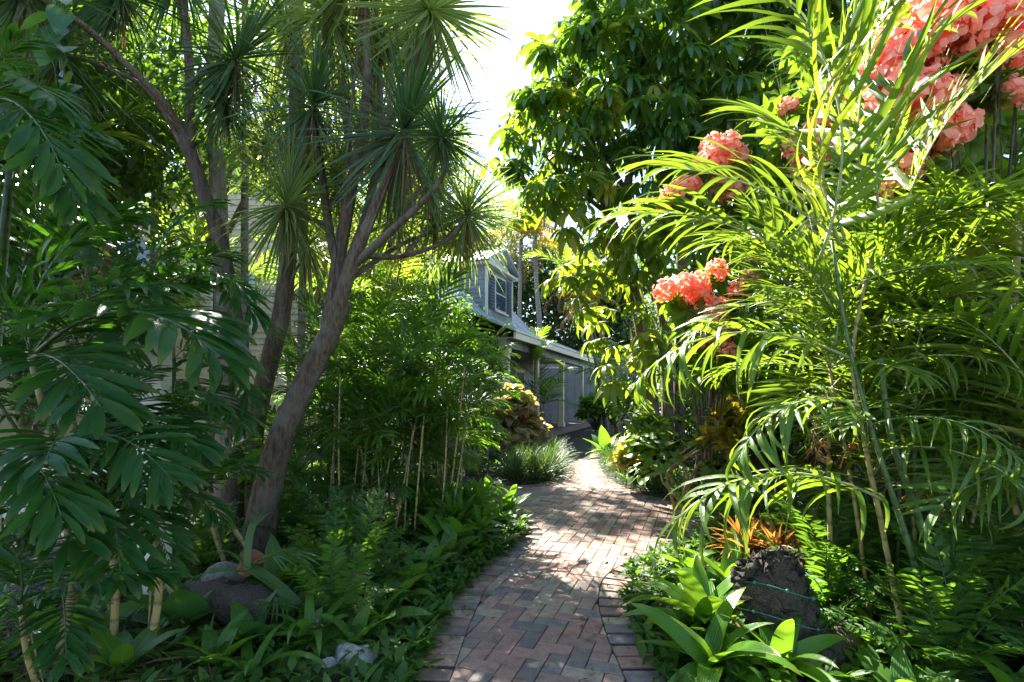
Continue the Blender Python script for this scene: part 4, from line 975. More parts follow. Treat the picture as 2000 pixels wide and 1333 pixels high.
key_fronds(l2, [((300, 560, 3.5), (500, 620, 3.2)), ((300, 560, 3.5), (460, 500, 3.6)), ((300, 560, 3.5), (130, 460, 3.4)), ((300, 560, 3.5), (420, 400, 3.8)), ((300, 560, 3.5), (250, 690, 2.9)), ((210, 640, 3.3), (440, 650, 2.9)), ((210, 640, 3.3), (20, 600, 3.0)), ((210, 640, 3.3), (240, 480, 3.5)), ((210, 640, 3.3), (130, 760, 2.7)), ((90, 520, 3.2), (-60, 600, 2.8)), ((90, 520, 3.2), (280, 430, 3.0)), ((90, 520, 3.2), (60, 350, 3.2)), ((90, 520, 3.2), (-90, 420, 3.0)), ((340, 700, 3.7), (490, 780, 3.4)), ((340, 700, 3.7), (450, 640, 3.9)), ((340, 700, 3.7), (230, 780, 3.2)), ((280, 760, 3.6), (470, 830, 3.3)), ((260, 600, 3.2), (470, 560, 2.9))], FR_DARK)
l3 = thing('parlour_palm', 'dark palm fronds hanging in the upper left corner', 'palm', (-3.2, 3.1, .05))
for B in (P(20, 330, 2.9), P(-60, 220, 2.7)): stem(l3, [(-3.2, 3.1, .05), Vector((-3.2, 3.1, 1.2)), B], .025, .018, M_CANE_G)
key_fronds(l3, [((20, 330, 2.9), (190, 260, 2.6)), ((20, 330, 2.9), (130, 180, 2.9)), ((20, 330, 2.9), (150, 400, 2.5)), ((20, 330, 2.9), (-40, 140, 2.8)), ((-60, 220, 2.7), (110, 200, 2.4)), ((-60, 220, 2.7), (60, 70, 2.6)), ((-60, 220, 2.7), (120, 330, 2.3)), ((-60, 220, 2.7), (-160, 60, 2.6)), ((20, 330, 2.9), (-100, 440, 2.6))], FR_DARK)
l4 = palm('parlour_palm', 'mid height dark palm in front of the picket fence', (-1.95, 3.5, .05), [(P(400, 960, 3.5), 7, .6, .016, 60, -15), (P(340, 880, 3.8), 7, .65, .016, 65, -10)], FR_DARK, M_CANE_Y)
palm('parlour_palm', 'low dark palm at the bottom left corner', (-1.9, 1.9, .05), [(P(40, 1180, 1.9), 6, .6, .012, 55, -25)], FR_DARK, M_CANE_Y)
# climbing vine at upper left
vn = thing('climbing_vine', 'heart leaved vine climbing the stem at upper left', 'vine', P(170, 620, 3.2))
stem(vn, [P(170, 620, 3.2), P(168, 420, 3.15), P(150, 260, 3.1), P(120, 130, 3.05), P(105, 0, 3.0)], .012, .008, M_CANE_G)
for i in range(34):
    f = i / 33; q = P(170 - 60 * f + rnd.uniform(-22, 22), 600 - 600 * f, 3.2 - .2 * f - rnd.uniform(0, .12))
    part('leaf', rnd.choice(LF_VINE), vn, xf(q, rnd.uniform(-2.6, -.4), rnd.uniform(-1.2, -.3), rnd.gauss(0, .4), rnd.uniform(.14, .24)))

# bamboo palms at the middle left
bp = [((-1.9, 5.3), 'tall bamboo palm clump at the foot of the grey dracaena', [(560, 800), (600, 690), (650, 760), (640, 640), (590, 880), (680, 860)]),
      ((-1.15, 5.0), 'dense bamboo palm clump with yellow canes left of the path', [(720, 640), (760, 720), (700, 760), (790, 640), (745, 850), (820, 760), (690, 900)]),
      ((-.80, 5.15), 'bushy bamboo palm clump in front of the porch end', [(830, 580), (865, 650), (865, 630), (830, 740), (880, 700), (850, 760), (790, 800)]),
      ((-.55, 8.75), 'bamboo palm clump hiding the near end of porch house', [(880, 610), (915, 620), (940, 660), (880, 690), (925, 710), (945, 700), (960, 640), (950, 620)]),
      ((-2.6, 8.6), 'bamboo palm clump in shade behind the leaning trunk', [(560, 650), (640, 600), (700, 600), (750, 570), (600, 720), (480, 760)])]
for i, ((bx_, by_), lab, tops) in enumerate(bp):
    base = Vector((bx_, by_, .08)); t = thing('bamboo_palm', lab, 'palm', base, 'bamboo palms left of the path')
    for px, py in tops:
        Y = by_ + rnd.uniform(-.4, .3); top = P(px, py + 85, Y); b = base + Vector(((top.x - bx_) * .5 + rnd.uniform(-.1, .1), (Y - by_) * .6, 0))
        stem(t, [b, b.lerp(top, .5) + Vector((rnd.uniform(-.04, .04), 0, 0)), top], .013, .010, rnd.choice((M_CANE, M_CANE_Y)), sides=6)
        fronds(t, top, 5 if i == 2 else 8, .70, FR_BAMB, 70, -25)
        fronds(t, b.lerp(top, .72), 3, .7, FR_BAMB, 30, -20)
        if rnd.random() < .7: fronds(t, b.lerp(top, .45), 2, .6, FR_BAMB, 30, -20)

# ================================================================== MIDDLE: shrubs by the porch, lilyturf
shrub('copperleaf_shrub', 'rounded shrub with pink edged mottled leaves beside the porch', (-.25, 10.9, .05), blob_spots((-.1, 10.6, .85), (.7, .6, .85), 80, 3), RO_COPPER, .26, cat='shrub')
shrub('copperleaf_shrub', 'smaller mottled copper leaved shrub behind the lilyturf clump', (.2, 10.0, .05), blob_spots((.15, 10.0, .4), (.4, .4, .4), 26, 4), RO_COPPER, .2)
def turf(x, y, s, label): 
    t = thing('lilyturf', label, 'grass', (x, y, .02), 'lilyturf tufts edging the path')
    part('blades', rnd.choice(RO_TURF), t, Matrix.Translation((x, y, .0)) @ Matrix.Rotation(rnd.uniform(0, 6), 4, 'Z') @ Matrix.Scale(s, 4))
lt = [(.08, 8.1), (.34, 8.2), (.55, 8.45), (.68, 8.8), (.3, 8.6), (.0, 8.5), (.5, 9.0), (.74, 9.3), (.2, 9.1), (.8, 9.9), (.6, 9.6), (.86, 10.6)]
ORD = ['nearest', 'second', 'third', 'fourth', 'fifth', 'sixth', 'seventh', 'eighth', 'ninth', 'tenth', 'eleventh', 'twelfth', 'thirteenth', 'fourteenth', 'fifteenth', 'sixteenth', 'seventeenth', 'eighteenth']
for k, (x, y) in enumerate(sorted(lt, key=lambda q: q[1])): turf(x, y, rnd.uniform(.6, .75), ORD[k] + ' lilyturf tuft of the rounded clump left of the path')
rt = [(2.5, 6.55), (2.2, 6.75), (2.02, 7.1), (1.93, 7.5), (1.83, 7.95), (1.82, 8.5), (1.82, 9.1), (1.9, 9.7), (1.97, 10.4), (2.06, 11), (2.3, 7.15), (2.2, 7.7), (2.1, 8.3), (2.1, 9.0), (2.8, 6.45), (2.6, 6.9), (2.2, 11.8), (2.35, 12.6)]
for k, (x, y) in enumerate(sorted(rt, key=lambda q: q[1])): turf(x, y, rnd.uniform(.42, .56), ORD[k] + ' lilyturf tuft of the strip right of the path')
# small palms in front of the porch post
pp = palm('young_palm', 'slim pale palm standing against the first porch post', (.70, 15.6, .05), [(P(1046, 712, 15.6), 9, 1.1, .07, 80, -10)], FR_BACK, M_PALMTRUNK, sw=.1)
palm('young_palm', 'low palm spreading fronds between the two porch posts', (1.05, 16.3, .05), [(P(1062, 790, 16.3), 9, 1.25, .03, 70, -5)], FR_BAMB, M_CANE, sw=.1)
shrub('potted_shrub', 'dark shrub in the shade beside the last porch post', (3.0, 18.4, .1), blob_spots((3.0, 18.4, .75), (.75, .6, .75), 45, 9), RO_SHRUB, .3)
shrub('shade_shrub', 'dark leafy shrub against the lattice fence', (4.4, 22.5, .1), blob_spots((4.4, 22.5, 1.1), (1.1, .8, 1.1), 50, 10), RO_SHRUB, .4)
palm('young_palm', 'small drooping palm in shade before the lattice fence', (3.3, 19.8, .05), [(P(1178, 735, 19.8), 8, 1.2, .04, 60, -20)], FR_BAMB, M_CANE, sw=.1)
# palms above the porch roof
def tall_palm(label, pts, r0, r1, n, L, protos, dead=0, mat=M_PALMTRUNK, eh=70, el=-30):
    b = Vector(pts[0]); b.z = 0; t = tree_thing('palm_tree', label, b); t['category'] = 'palm'
    stem(t, [b] + pts[1:], r0, r1, mat, 'trunk', 9, 5, .15)
    fronds(t, pts[-1], n, L, protos, eh, el)
    if dead: fronds(t, Vector(pts[-1]) - Vector((0, 0, .15)), dead, L * .8, FR_DEAD, -30, -75, name='dry_frond')
tall_palm('palm with yellowing fronds directly above the porch roof', [P(1056, 800, 26), P(1055, 650, 26), P(1048, 560, 26), P(1045, 470, 26)], .14, .11, 13, 2.6, FR_YEL, 5)
tall_palm('golden palm in front of the far trees right of the dormer', [P(1012, 800, 27), P(1015, 600, 27), P(1018, 470, 27)], .12, .10, 12, 2.4, FR_YEL, 3)
tall_palm('leaning palm with dry hanging fronds right of the porch', [P(1185, 850, 21), P(1160, 680, 21), P(1132, 600, 21), P(1112, 555, 21)], .10, .085, 12, 1.9, FR_BACK, 9)
tall_palm('leaning palm with orange crown shaft beside the dry fronds', [P(1205, 850, 19), P(1190, 700, 19), P(1168, 640, 19), P(1150, 595, 19)], .085, .07, 11, 1.5, FR_YEL, 5, M_CANE_Y)
tall_palm('palm rising above the dormer against the sky', [P(955, 800, 30), P(960, 560, 30), P(965, 455, 30)], .13, .1, 13, 2.8, FR_BACK, 2)
leafy_tree('far_tree', 'dark green tree mass behind the porch house', (2.0, 32, 0), (2.0, 32, 6), [((1.2, 32, 7.2), (2.6, 2, 2.4)), ((3.6, 31, 6.2), (2.4, 2, 2.6)), ((-.4, 33, 9.0), (2.2, 2, 2.0)), ((2.8, 32, 9.6), (2.4, 2, 2.0))], 14000, .34, 21, M_TREED)
leafy_tree('far_tree', 'dark tree behind the leaning palms', (6.2, 29, 0), (6.2, 29, 5), [((5.6, 29, 4.6), (2.2, 1.8, 2.4)), ((7.6, 29, 6.5), (2.6, 2, 2.6)), ((5.0, 29, 8.2), (2.2, 2, 2.2))], 12000, .32, 22, M_TREED)
leafy_tree('far_tree', 'dark tree at the left end of the porch house roof', (-4.5, 34, 0), (-4.5, 34, 8), [((-4.5, 34, 9.6), (3, 2, 2.4)), ((-2.4, 34, 10.4), (2.2, 2, 1.7)), ((-7, 34, 10.5), (3, 2, 2.6))], 11000, .36, 23, M_TREED)

# ================================================================== RIGHT: umbrella tree
ut = tree_thing('umbrella_tree', 'large dark umbrella tree with drooping leaflets right of the sky gap', (2.75, 9.6, 0))
ub = Vector((2.75, 9.6, 0))
for pts, r0, r1 in (([ub, P(1262, 700, 9.6), P(1235, 560, 9.5), P(1190, 420, 9.4), P(1160, 320, 9.4), P(1130, 150, 9.3)], .14, .07), ([ub + Vector((.2, .1, 0)), P(1300, 650, 9.7), P(1268, 500, 9.7), P(1225, 380, 9.6), P(1260, 200, 9.5), P(1230, 60, 9.4)], .12, .06), ([ub + Vector((.4, .1, 0)), P(1330, 560, 9.8), P(1340, 400, 9.8), P(1390, 250, 9.6), P(1430, 100, 9.6)], .12, .06), ([P(1190, 420, 9.4), P(1140, 380, 9.2), P(1060, 300, 9.0)], .05, .025), ([P(1225, 380, 9.6), P(1150, 240, 9.2), P(1080, 130, 9.0)], .05, .025)): stem(ut, pts, r0, r1, M_BARK, 'trunk', 9, 5)
def lobe(px, py, Y, rpx, rpy, rY): return (tuple(P(px, py, Y)), (rpx / 1000 * Y, rY, rpy / 1000 * Y))
UL = [lobe(1140, 130, 9.2, 55, 70, .7), lobe(1075, 265, 9.0, 45, 50, .6), lobe(1170, 180, 9.0, 90, 110, .8), lobe(1120, 300, 8.9, 100, 85, .8), lobe(1250, 120, 9.2, 120, 150, 1.0), lobe(1260, 300, 9.0, 110, 80, .9), lobe(1380, 180, 9.0, 130, 140, 1.0), lobe(1215, 10, 9.3, 60, 80, .8), lobe(1340, 0, 9.3, 130, 90, .9), lobe(1440, 330, 9.0, 110, 90, .9), lobe(1480, 120, 9.2, 120, 150, .9), lobe(1580, 60, 9.3, 120, 120, .9), lobe(1300, -130, 9.6, 130, 70, 1.0), lobe(1450, -120, 9.6, 180, 80, 1.0)]
ULY = [lobe(1085, 380, 8.9, 50, 50, .5), lobe(1160, 430, 8.8, 60, 70, .5), lobe(1210, 520, 8.8, 70, 90, .6), lobe(1230, 620, 8.8, 55, 60, .5), lobe(1280, 470, 8.8, 60, 80, .5), lobe(1260, 690, 8.7, 45, 50, .4), lobe(1150, 540, 8.9, 35, 60, .4), lobe(1020, 290, 8.8, 30, 35, .4), lobe(1100, 140, 9.0, 20, 40, .3)]
def lobe_leaves(lobes, n, seed, yb):
    r_ = np.random.RandomState(seed); vol = np.array([l[1][0] * l[1][2] for l in lobes]); vol /= vol.sum(); out = []
    for i in range(n):
        c, rr = lobes[r_.choice(len(lobes), p=vol)]; d = r_.normal(size=3); d[1] -= yb; d /= np.linalg.norm(d)
        out.append((v3(c) + d * v3(rr) * r_.uniform(.75, 1.05), math.atan2(d[1], d[0]) + r_.normal(0, .4), math.asin(d[2]) * .4 + r_.normal(0, .2), r_.uniform(.5, .78)))
    return out
for p_, yaw, pit, s in lobe_leaves(UL, 190, 31, .9): part('leaf', rnd.choice(PL_UMBY if rnd.random() < (.65 if p_[0] < 1.2 else .32) else PL_UMB), ut, xf(p_, yaw, pit, rnd.gauss(0, .2), s))  # sunlit-coloured leaves mixed in, more of them towards the left edge
for p_, yaw, pit, s in lobe_leaves(ULY, 110, 32, .3): part('leaf', rnd.choice(PL_UMBY), ut, xf(p_, yaw, pit, rnd.gauss(0, .2), s))  # lower and fringe lobes all take the sunlit-coloured leaf
# the rest of its leaves, joined
def joined(name, specs, protos, mats):
    Vs, Fs, Us, Ms, o = [], [], [], [], 0; cache = []
    for me in protos:
        nv = len(me.vertices); v = np.zeros(nv * 3); me.vertices.foreach_get('co', v); nf = len(me.polygons)
        f = [tuple(p.vertices) for p in me.polygons]; f = np.array([q if len(q) == 4 else q + (q[-1],) for q in f]); m_ = np.array([p.material_index for p in me.polygons])
        cache.append((v.reshape(-1, 3), f, m_))
    for k, M in enumerate(specs):
        v, f, m_ = cache[k % len(cache)]; A = np.array(M)[:3, :3]; t = np.array(M)[:3, 3]
        Vs.append(v @ A.T + t); Fs.append(f + o); Us.append(np.full((len(v), 2), .3)); Ms.append(m_); o += len(v)
    return mesh_py2(name, np.concatenate(Vs), np.concatenate(Fs), mats, np.concatenate(Ms))
def mesh_py2(name, V, F, mats, M):
    ok = np.array([len(set(f)) == 4 for f in F]); F4 = F[ok]
    return mesh_np(name, V, F4, np.full((len(V), 2), .3), mats, M[ok])
part('inner_foliage', joined('inner_foliage', [xf(p_, yaw, pit, 0, s) for p_, yaw, pit, s in lobe_leaves(UL, 900, 33, -.3)], PL_UMB, [M_UMB, M_RACHIS]), ut, None, 'stuff')
leafy_tree('shade_tree', 'leafy tree behind the umbrella tree at upper right', (5.5, 12.5, 0), (5.5, 12.5, 4), [((4.6, 12.5, 5.5), (1.7, 1.3, 1.6)), ((6.4, 12.0, 5.8), (1.8, 1.3, 1.8)), ((5.2, 12.3, 3.6), (1.8, 1.2, 1.2)), ((7.6, 11.5, 4.2), (1.8, 1.3, 1.6)), ((5.8, 12.3, 8.0), (2.4, 1.4, 1.4)), ((8.4, 11.0, 6.8), (1.8, 1.3, 1.8))], 15000, .17, 41)
leafy_tree('shade_tree', 'dense leafy tree filling the right background in shade', (5.0, 6.6, 0), (5.0, 6.6, 2.2), [((4.6, 6.4, 2.0), (.9, .8, 1.0)), ((5.6, 6.0, 2.4), (1.1, .9, 1.2)), ((6.4, 5.6, 3.6), (1.3, 1.0, 1.2)), ((5.0, 6.8, 3.4), (1.0, .9, .9)), ((6.4, 6.0, 1.2), (1.0, .9, .9))], 11000, .12, 42)

# ================================================================== RIGHT FOREGROUND: areca palm
ra = thing('areca_palm', 'bright yellow green areca palm arching over the right foreground', 'palm', (1.85, 2.3, .08))
for pts, r0, r1, mt in (([P(1845, 1345, 2.3), P(1794, 1131, 2.3), P(1744, 969, 2.3), P(1700, 830, 2.35), P(1655, 660, 2.4), P(1625, 470, 2.4)], .015, .007, M_CANE_G),
                        ([P(1785, 1345, 2.45), P(1723, 1032, 2.45), P(1690, 870, 2.45), P(1665, 700, 2.5), P(1700, 500, 2.5)], .014, .007, M_CANE_Y),
                        ([P(1900, 1345, 2.4), P(1790, 1000, 2.4), P(1740, 850, 2.4), P(1720, 700, 2.4)], .020, .012, M_CANE_G),
                        ([P(1650, 1345, 2.9), P(1625, 1100, 2.9), P(1618, 900, 2.9), P(1630, 700, 2.9)], .016, .010, M_CANE_Y),
                        ([P(1990, 1345, 2.6), P(1985, 1000, 2.6), P(1982, 640, 2.6), P(1990, 400, 2.6)], .02, .015, M_CANE_Y)): stem(ra, pts, r0, r1, mt, sides=8)
key_fronds(ra, [((1600, 510, 2.4), (1470, -50, 2.25), -.5), ((1720, 430, 2.5), (1880, 30, 2.4), .3), ((1760, 440, 2.6), (1975, 110, 2.4), .2), ((1690, 400, 2.6), (1790, -90, 2.4), .5), ((1640, 480, 2.4), (1810, -80, 2.2), .3), ((1620, 560, 2.5), (1225, 420, 2.8), -.2), ((1625, 600, 2.5), (1440, 500, 2.6)), ((1640, 470, 2.4), (1290, 330, 2.9)), ((1690, 560, 2.5), (1990, 400, 2.2)), ((1690, 500, 2.5), (2000, 380, 2.1)), ((1655, 560, 2.4), (1960, 520, 2.0)), ((1640, 600, 2.6), (1400, 480, 3.2)), ((1650, 470, 2.5), (1480, 230, 3.0)), ((1700, 640, 2.5), (2010, 640, 2.2))], FR_ARECA_N)
key_fronds(ra, [((1660, 700, 2.4), (1250, 740, 2.5), .1), ((1730, 980, 2.3), (1318, 1020, 2.2), .15), ((1700, 830, 2.35), (1990, 900, 1.9), 0), ((1690, 800, 2.4), (1440, 900, 2.2), 0), ((1720, 880, 2.4), (2050, 1010, 1.9), .1), ((1720, 720, 2.4), (2040, 760, 2.1))], FR_ARECA_H)
r2_ = thing('areca_palm', 'second areca palm clump behind the salmon flowers at right', 'palm', (2.55, 3.3, .08))
for B in (P(1640, 760, 3.2), P(1750, 700, 3.4), P(1860, 800, 3.1), P(1950, 640, 3.3), P(1570, 600, 3.6)): stem(r2_, [(2.55 + rnd.uniform(-.3, .3), 3.3, .08), Vector((2.55, 3.3, .08)).lerp(B, .5), B], .018, .012, M_CANE_G); fronds(r2_, B, 10, 1.0, FR_ARECA, 75, -25)
r3_ = thing('areca_palm', 'shaded areca palm at the right frame edge', 'palm', (2.7, 2.5, .08))
for B in (P(1960, 860, 2.6), P(2060, 620, 2.6), P(2100, 950, 2.2)): stem(r3_, [(2.75, 2.6, .08), Vector((2.7, 2.5, .08)).lerp(B, .5), B], .02, .012, M_CANE_G); fronds(r3_, B, 9, .9, FR_ARECA, 65, -25)
palm('areca_palm', 'areca palm clump low behind the rough bark log', (2.6, 3.9, .08), [(P(1700, 900, 3.7), 8, .8, .014, 70, -5), (P(1830, 960, 3.5), 8, .8, .014, 70, -5), (P(1900, 820, 3.9), 8, .9, .014, 70, -5)], FR_BAMB, M_CANE)
palm('areca_palm', 'feathery palm clump in shade against the right hand fence', (4.2, 4.4, .08), [(P(1900, 560, 4.3), 9, 1.3, .02, 70, -10), (P(1980, 300, 4.4), 9, 1.3, .02, 70, -10), (P(1800, 760, 4.6), 8, 1.1, .02, 70, -10)], FR_BACK, M_CANE_G)
palm('areca_palm', 'tall feathery palm at the top right corner', (4.6, 5.2, .08), [(P(1900, 100, 5.2), 10, 1.6, .03, 70, -15), (P(1720, 200, 5.4), 9, 1.5, .03, 70, -15)], FR_BACK, M_CANE)
palm('fan_leaf_cycad', 'dark fine leaved cycad under the arching areca frond', (2.5, 6.8, .08), [(P(1370, 800, 6.6), 16, .85, .05, 60, -10)], FR_CYCAD, M_BARK_D, cat='cycad')

# salmon flowering shrubs
def bloom_shrub(label, base, heads, leaves, seed):
    t = thing('flowering_shrub', label, 'shrub', base, 'salmon flowering shrubs at right'); b = Vector(base)
    for i, (px, py, Y, r) in enumerate(heads):
        p_ = P(px, py, Y)
        if i % 3 == 0: stem(t, [b, b.lerp(p_, .5) + Vector((0, .1, .15)), p_], .016, .007, M_BARK, sides=5, k=3)
        ros(t, rnd.choice(FL_PINK), p_, r * .85, (rnd.gauss(0, .4), rnd.gauss(0, .4)), 'flower_head')
        for k in range(2): ros(t, rnd.choice(RO_SHRUB), p_ + Vector((rnd.uniform(-.15, .15), rnd.uniform(.05, .3), rnd.uniform(-.25, .02))), .2, (rnd.gauss(0, .5), rnd.gauss(0, .5)))
    for q in leaves: ros(t, rnd.choice(RO_SHRUB), q, rnd.uniform(.17, .25), (rnd.gauss(0, .5), rnd.gauss(0, .5)))
def scatter(x0, x1, y0, y1, Y0, Y1, n, seed):
    r_ = random.Random(seed); return [P(r_.uniform(x0, x1), r_.uniform(y0, y1), r_.uniform(Y0, Y1)) for _ in range(n)]
bloom_shrub('salmon flowering shrub with rounded heads above the path bend', (2.1, 5.4, .08), [(1395, 292, 4.9, .16), (1425, 285, 4.8, .15), (1440, 310, 4.9, .15), (1385, 315, 4.8, .15), (1330, 370, 4.9, .14), (1310, 382, 5.0, .13), (1348, 362, 4.9, .12), (1400, 360, 5.0, .13), (1440, 370, 5.0, .14), (1420, 385, 5.1, .12), (1300, 408, 5.1, .10), (1300, 570, 4.1, .12), (1330, 560, 4.1, .13), (1365, 580, 4.1, .14), (1360, 555, 4.1, .12), (1400, 605, 4.1, .13), (1390, 630, 4.1, .12), (1410, 650, 4.1, .13), (1440, 570, 4.1, .10), (1465, 545, 4.1, .10), (1400, 530, 4.1, .11), (1420, 685, 4.1, .10), (1385, 665, 4.1, .10)], scatter(1330, 1520, 340, 760, 5.0, 5.6, 70, 1), 1)
bloom_shrub('large salmon flowering shrub under the long palm leaflets at right', (2.7, 4.3, .08), [(1560, 290, 4.2, .16), (1590, 300, 4.1, .17), (1620, 285, 4.2, .15), (1575, 330, 4.2, .14), (1600, 250, 4.3, .13), (1730, 100, 3.3, .20), (1770, 90, 3.2, .19), (1720, 150, 3.3, .19), (1760, 150, 3.2, .2), (1800, 120, 3.2, .18), (1740, 200, 3.2, .18), (1800, 200, 3.1, .2), (1830, 260, 3.1, .18), (1860, 255, 3.1, .16), (1790, 280, 3.2, .16), (1770, 320, 3.2, .14), (1740, 370, 3.3, .10), (1660, 200, 4.1, .10), (1540, 210, 4.4, .10), (1620, 180, 4.3, .1), (1700, 90, 4.1, .16), (1850, 190, 3.2, .15), (1880, 150, 3.3, .14), (1690, 230, 4.0, .12)], scatter(1520, 1880, 60, 560, 4.2, 4.8, 110, 2), 2)
bloom_shrub('salmon flowering shrub in the top right corner', (3.6, 3.7, .08), [(1840, 40, 3.1, .19), (1880, 20, 3.1, .18), (1860, 80, 3.1, .17), (1950, 60, 3.0, .19), (1985, 30, 3.0, .18), (1970, 0, 3.0, .18), (1930, 90, 3.1, .14), (1990, 100, 3.0, .14), (1920, 130, 3.2, .12), (1985, 180, 3.1, .12), (1820, 0, 3.2, .16)], scatter(1800, 2050, -40, 420, 3.7, 4.4, 80, 3), 3)

# lower right: crotons, lobed leaf plant, bromeliads, log
shrub('croton_shrub', 'yellow leaved croton shrub beneath the areca fronds', (2.3, 4.75, .08), blob_spots((2.2, 4.7, .98), (.36, .28, .40), 46, 12) + blob_spots((2.5, 4.7, 1.25), (.22, .2, .22), 14, 13), RO_CROTON, .16)
shrub('croton_shrub', 'pale yellow leaved shrub beside the lilyturf strip', (1.75, 7.3, .08), blob_spots((1.72, 7.25, .45), (.25, .25, .32), 20, 14), RO_PALEY, .17)
shrub('croton_shrub', 'narrow leaved orange croton behind the bromeliads', (2.55, 4.9, .08), blob_spots((2.6, 4.85, .48), (.5, .3, .28), 34, 15), RO_ORANGE, .22)
shrub('croton_shrub', 'small orange leaved croton at the foot of the arching frond', (1.75, 3.55, .08), blob_spots((1.75, 3.5, .3), (.3, .2, .16), 12, 16), RO_ORANGE, .24)
lp = thing('lobed_leaf_plant', 'bright green plant with large lobed leaves at the path bend', 'plant', (1.9, 5.75, .08))
lb = Vector((1.9, 5.75, .08))
for i in range(5): stem(lp, [lb + Vector((rnd.uniform(-.1, .1), 0, 0)), lb + Vector((rnd.uniform(-.3, .3), rnd.uniform(-.2, .2), .4)), lb + Vector((rnd.uniform(-.5, .5), rnd.uniform(-.3, .3), .75))], .02, .012, M_CANE_Y, sides=6)
for q in blob_spots((1.95, 5.5, .66), (.55, .35, .45), 40, 17): part('leaf', rnd.choice(PL_LOBED), lp, xf(q, math.atan2(q[1] - 5.75, q[0] - 1.9) + rnd.gauss(0, .4), rnd.uniform(-.2, .5), rnd.gauss(0, .3), rnd.uniform(.30, .48)))
shrub('red_flower_plant', 'small plant with a red flower beside the umbrella tree trunk', (2.2, 8.3, .08), blob_spots((2.15, 8.2, .75), (.3, .3, .4), 16, 18), RO_SHRUB, .22, cat='plant')
rf_ = thing('red_flower', 'single red flower above the pale yellow shrub', 'flower', P(1256, 800, 8.0)); ros(rf_, RO_ORANGE[0], P(1256, 800, 8.0), .001); 
for i in range(6): part('petal', single_leaf('petal', M_RED, 1, .7, 'petal', .6, .2), rf_, xf(P(1256, 800, 8.0), i * 1.047, .5, 0, .09))
leafy_plant('banana_like_plant', 'green broad leaved plant beyond the lilyturf strip', (2.1, 11.6, .05), 9, .8, LF_BROAD, 75, 15)
# bromeliads
def brom(label, loc, n, L, eh=78, el=5): return leafy_plant('bromeliad', label, loc, n, L * .85, LF_BROM, eh, el, 'bromeliads on the rounded bed', 'bromeliad')
brom('big glossy bromeliad at the edge of rounded brick bed', (1.02, 2.75, .10), 16, .62)
brom('bromeliad leaning over the bricks at the bottom edge', (.92, 2.35, .10), 14, .55, 70, -5)
brom('bromeliad in front of the rough bark log', (1.22, 2.34, .10), 14, .48, 75, 5)
brom('pale bromeliad behind the big glossy one', (1.38, 3.25, .10), 16, .55, 75, 0)
brom('small bromeliad by the grey stones', (1.22, 3.6, .10), 12, .38, 70, 0)
brom('yellow green bromeliad under the arching frond', (1.65, 3.2, .12), 14, .5, 75, 0)
# log and stump pieces with green cord
lg = thing('rough_log', 'thick rough barked log standing among the bromeliads', 'log', (1.42, 2.55, .05))
pts = smooth_path([(1.42, 2.55, .02), (1.37, 2.58, .2), (1.36, 2.62, .36), (1.33, 2.66, .47)], 5)
def rough(V, amp, fr, seed):
    # knobbly bark: push every vertex in and out by a few sines
    ph = np.random.RandomState(seed).rand(9) * 6; W = V.copy()
    for k in range(9): W += amp / (1 + .25 * k) * np.sin(V[:, [1, 2, 0]] * fr * (1 + .45 * k) + ph[k] + V[:, [2, 0, 1]] * fr * .7)
    return W
pts = smooth_path([(1.46, 2.52, -.03), (1.39, 2.57, .14), (1.35, 2.62, .30), (1.31, 2.67, .43), (1.29, 2.69, .47), (1.285, 2.70, .485)], 9); n_ = len(pts)
V, F, U = tube(pts, [(.185 - .05 * (i / (n_ - 1))) * (1 if i < n_ - 12 else max(.02, 1 - ((i - n_ + 12) / 12) ** 2.5)) for i in range(n_)], 40)
part('trunk', mesh_np('trunk', rough(V, .011, 85, 1), F, U, M_LOG), lg)
lg2 = thing('cut_log', 'cut log piece lying at the foot of the rough log', 'log', (1.35, 2.25, .1))
V, F, U = tube(smooth_path([(1.345, 2.325, .10), (1.45, 2.4, .11), (1.6, 2.5, .11), (1.85, 2.7, .10)], 8), .088, 26); part('trunk', mesh_np('trunk', rough(V, .005, 60, 4), F, U, M_LOG), lg2)
V, F, U = tube([(1.342, 2.322, .10), (1.327, 2.31, .10)], .078, 14); part('cut_end', mesh_np('cut_end', V, F, U, M_LOGEND), lg2)
for zc, lab in ((.40, 'upper green cord tied round the rough log'), (.26, 'lower green cord tied round the rough log')):
    c = thing('green_cord', lab, 'cord', (1.36, 2.6, zc)); cx, cyy = 1.365 + (.4 - zc) * .05, 2.61; r_ = .185 + (.4 - zc) * .12
    V, F, U = tube([(cx + r_ * math.cos(a), cyy + r_ * math.sin(a), zc + .03 * math.sin(a * 2)) for a in np.linspace(0, 6.28, 40)], .0035, 5)
    part('loop', mesh_np('loop', V, F, U, M_STRING), c)
    for a in (3.6, 4.4, 5.1):
        p_ = (cx + r_ * math.cos(a), cyy + r_ * math.sin(a), zc + .03 * math.sin(a * 2)); part('knot', lump('knot', (.009, .008, .012), M_STRING, int(a * 10), .3, 8), c, Matrix.Translation(p_))
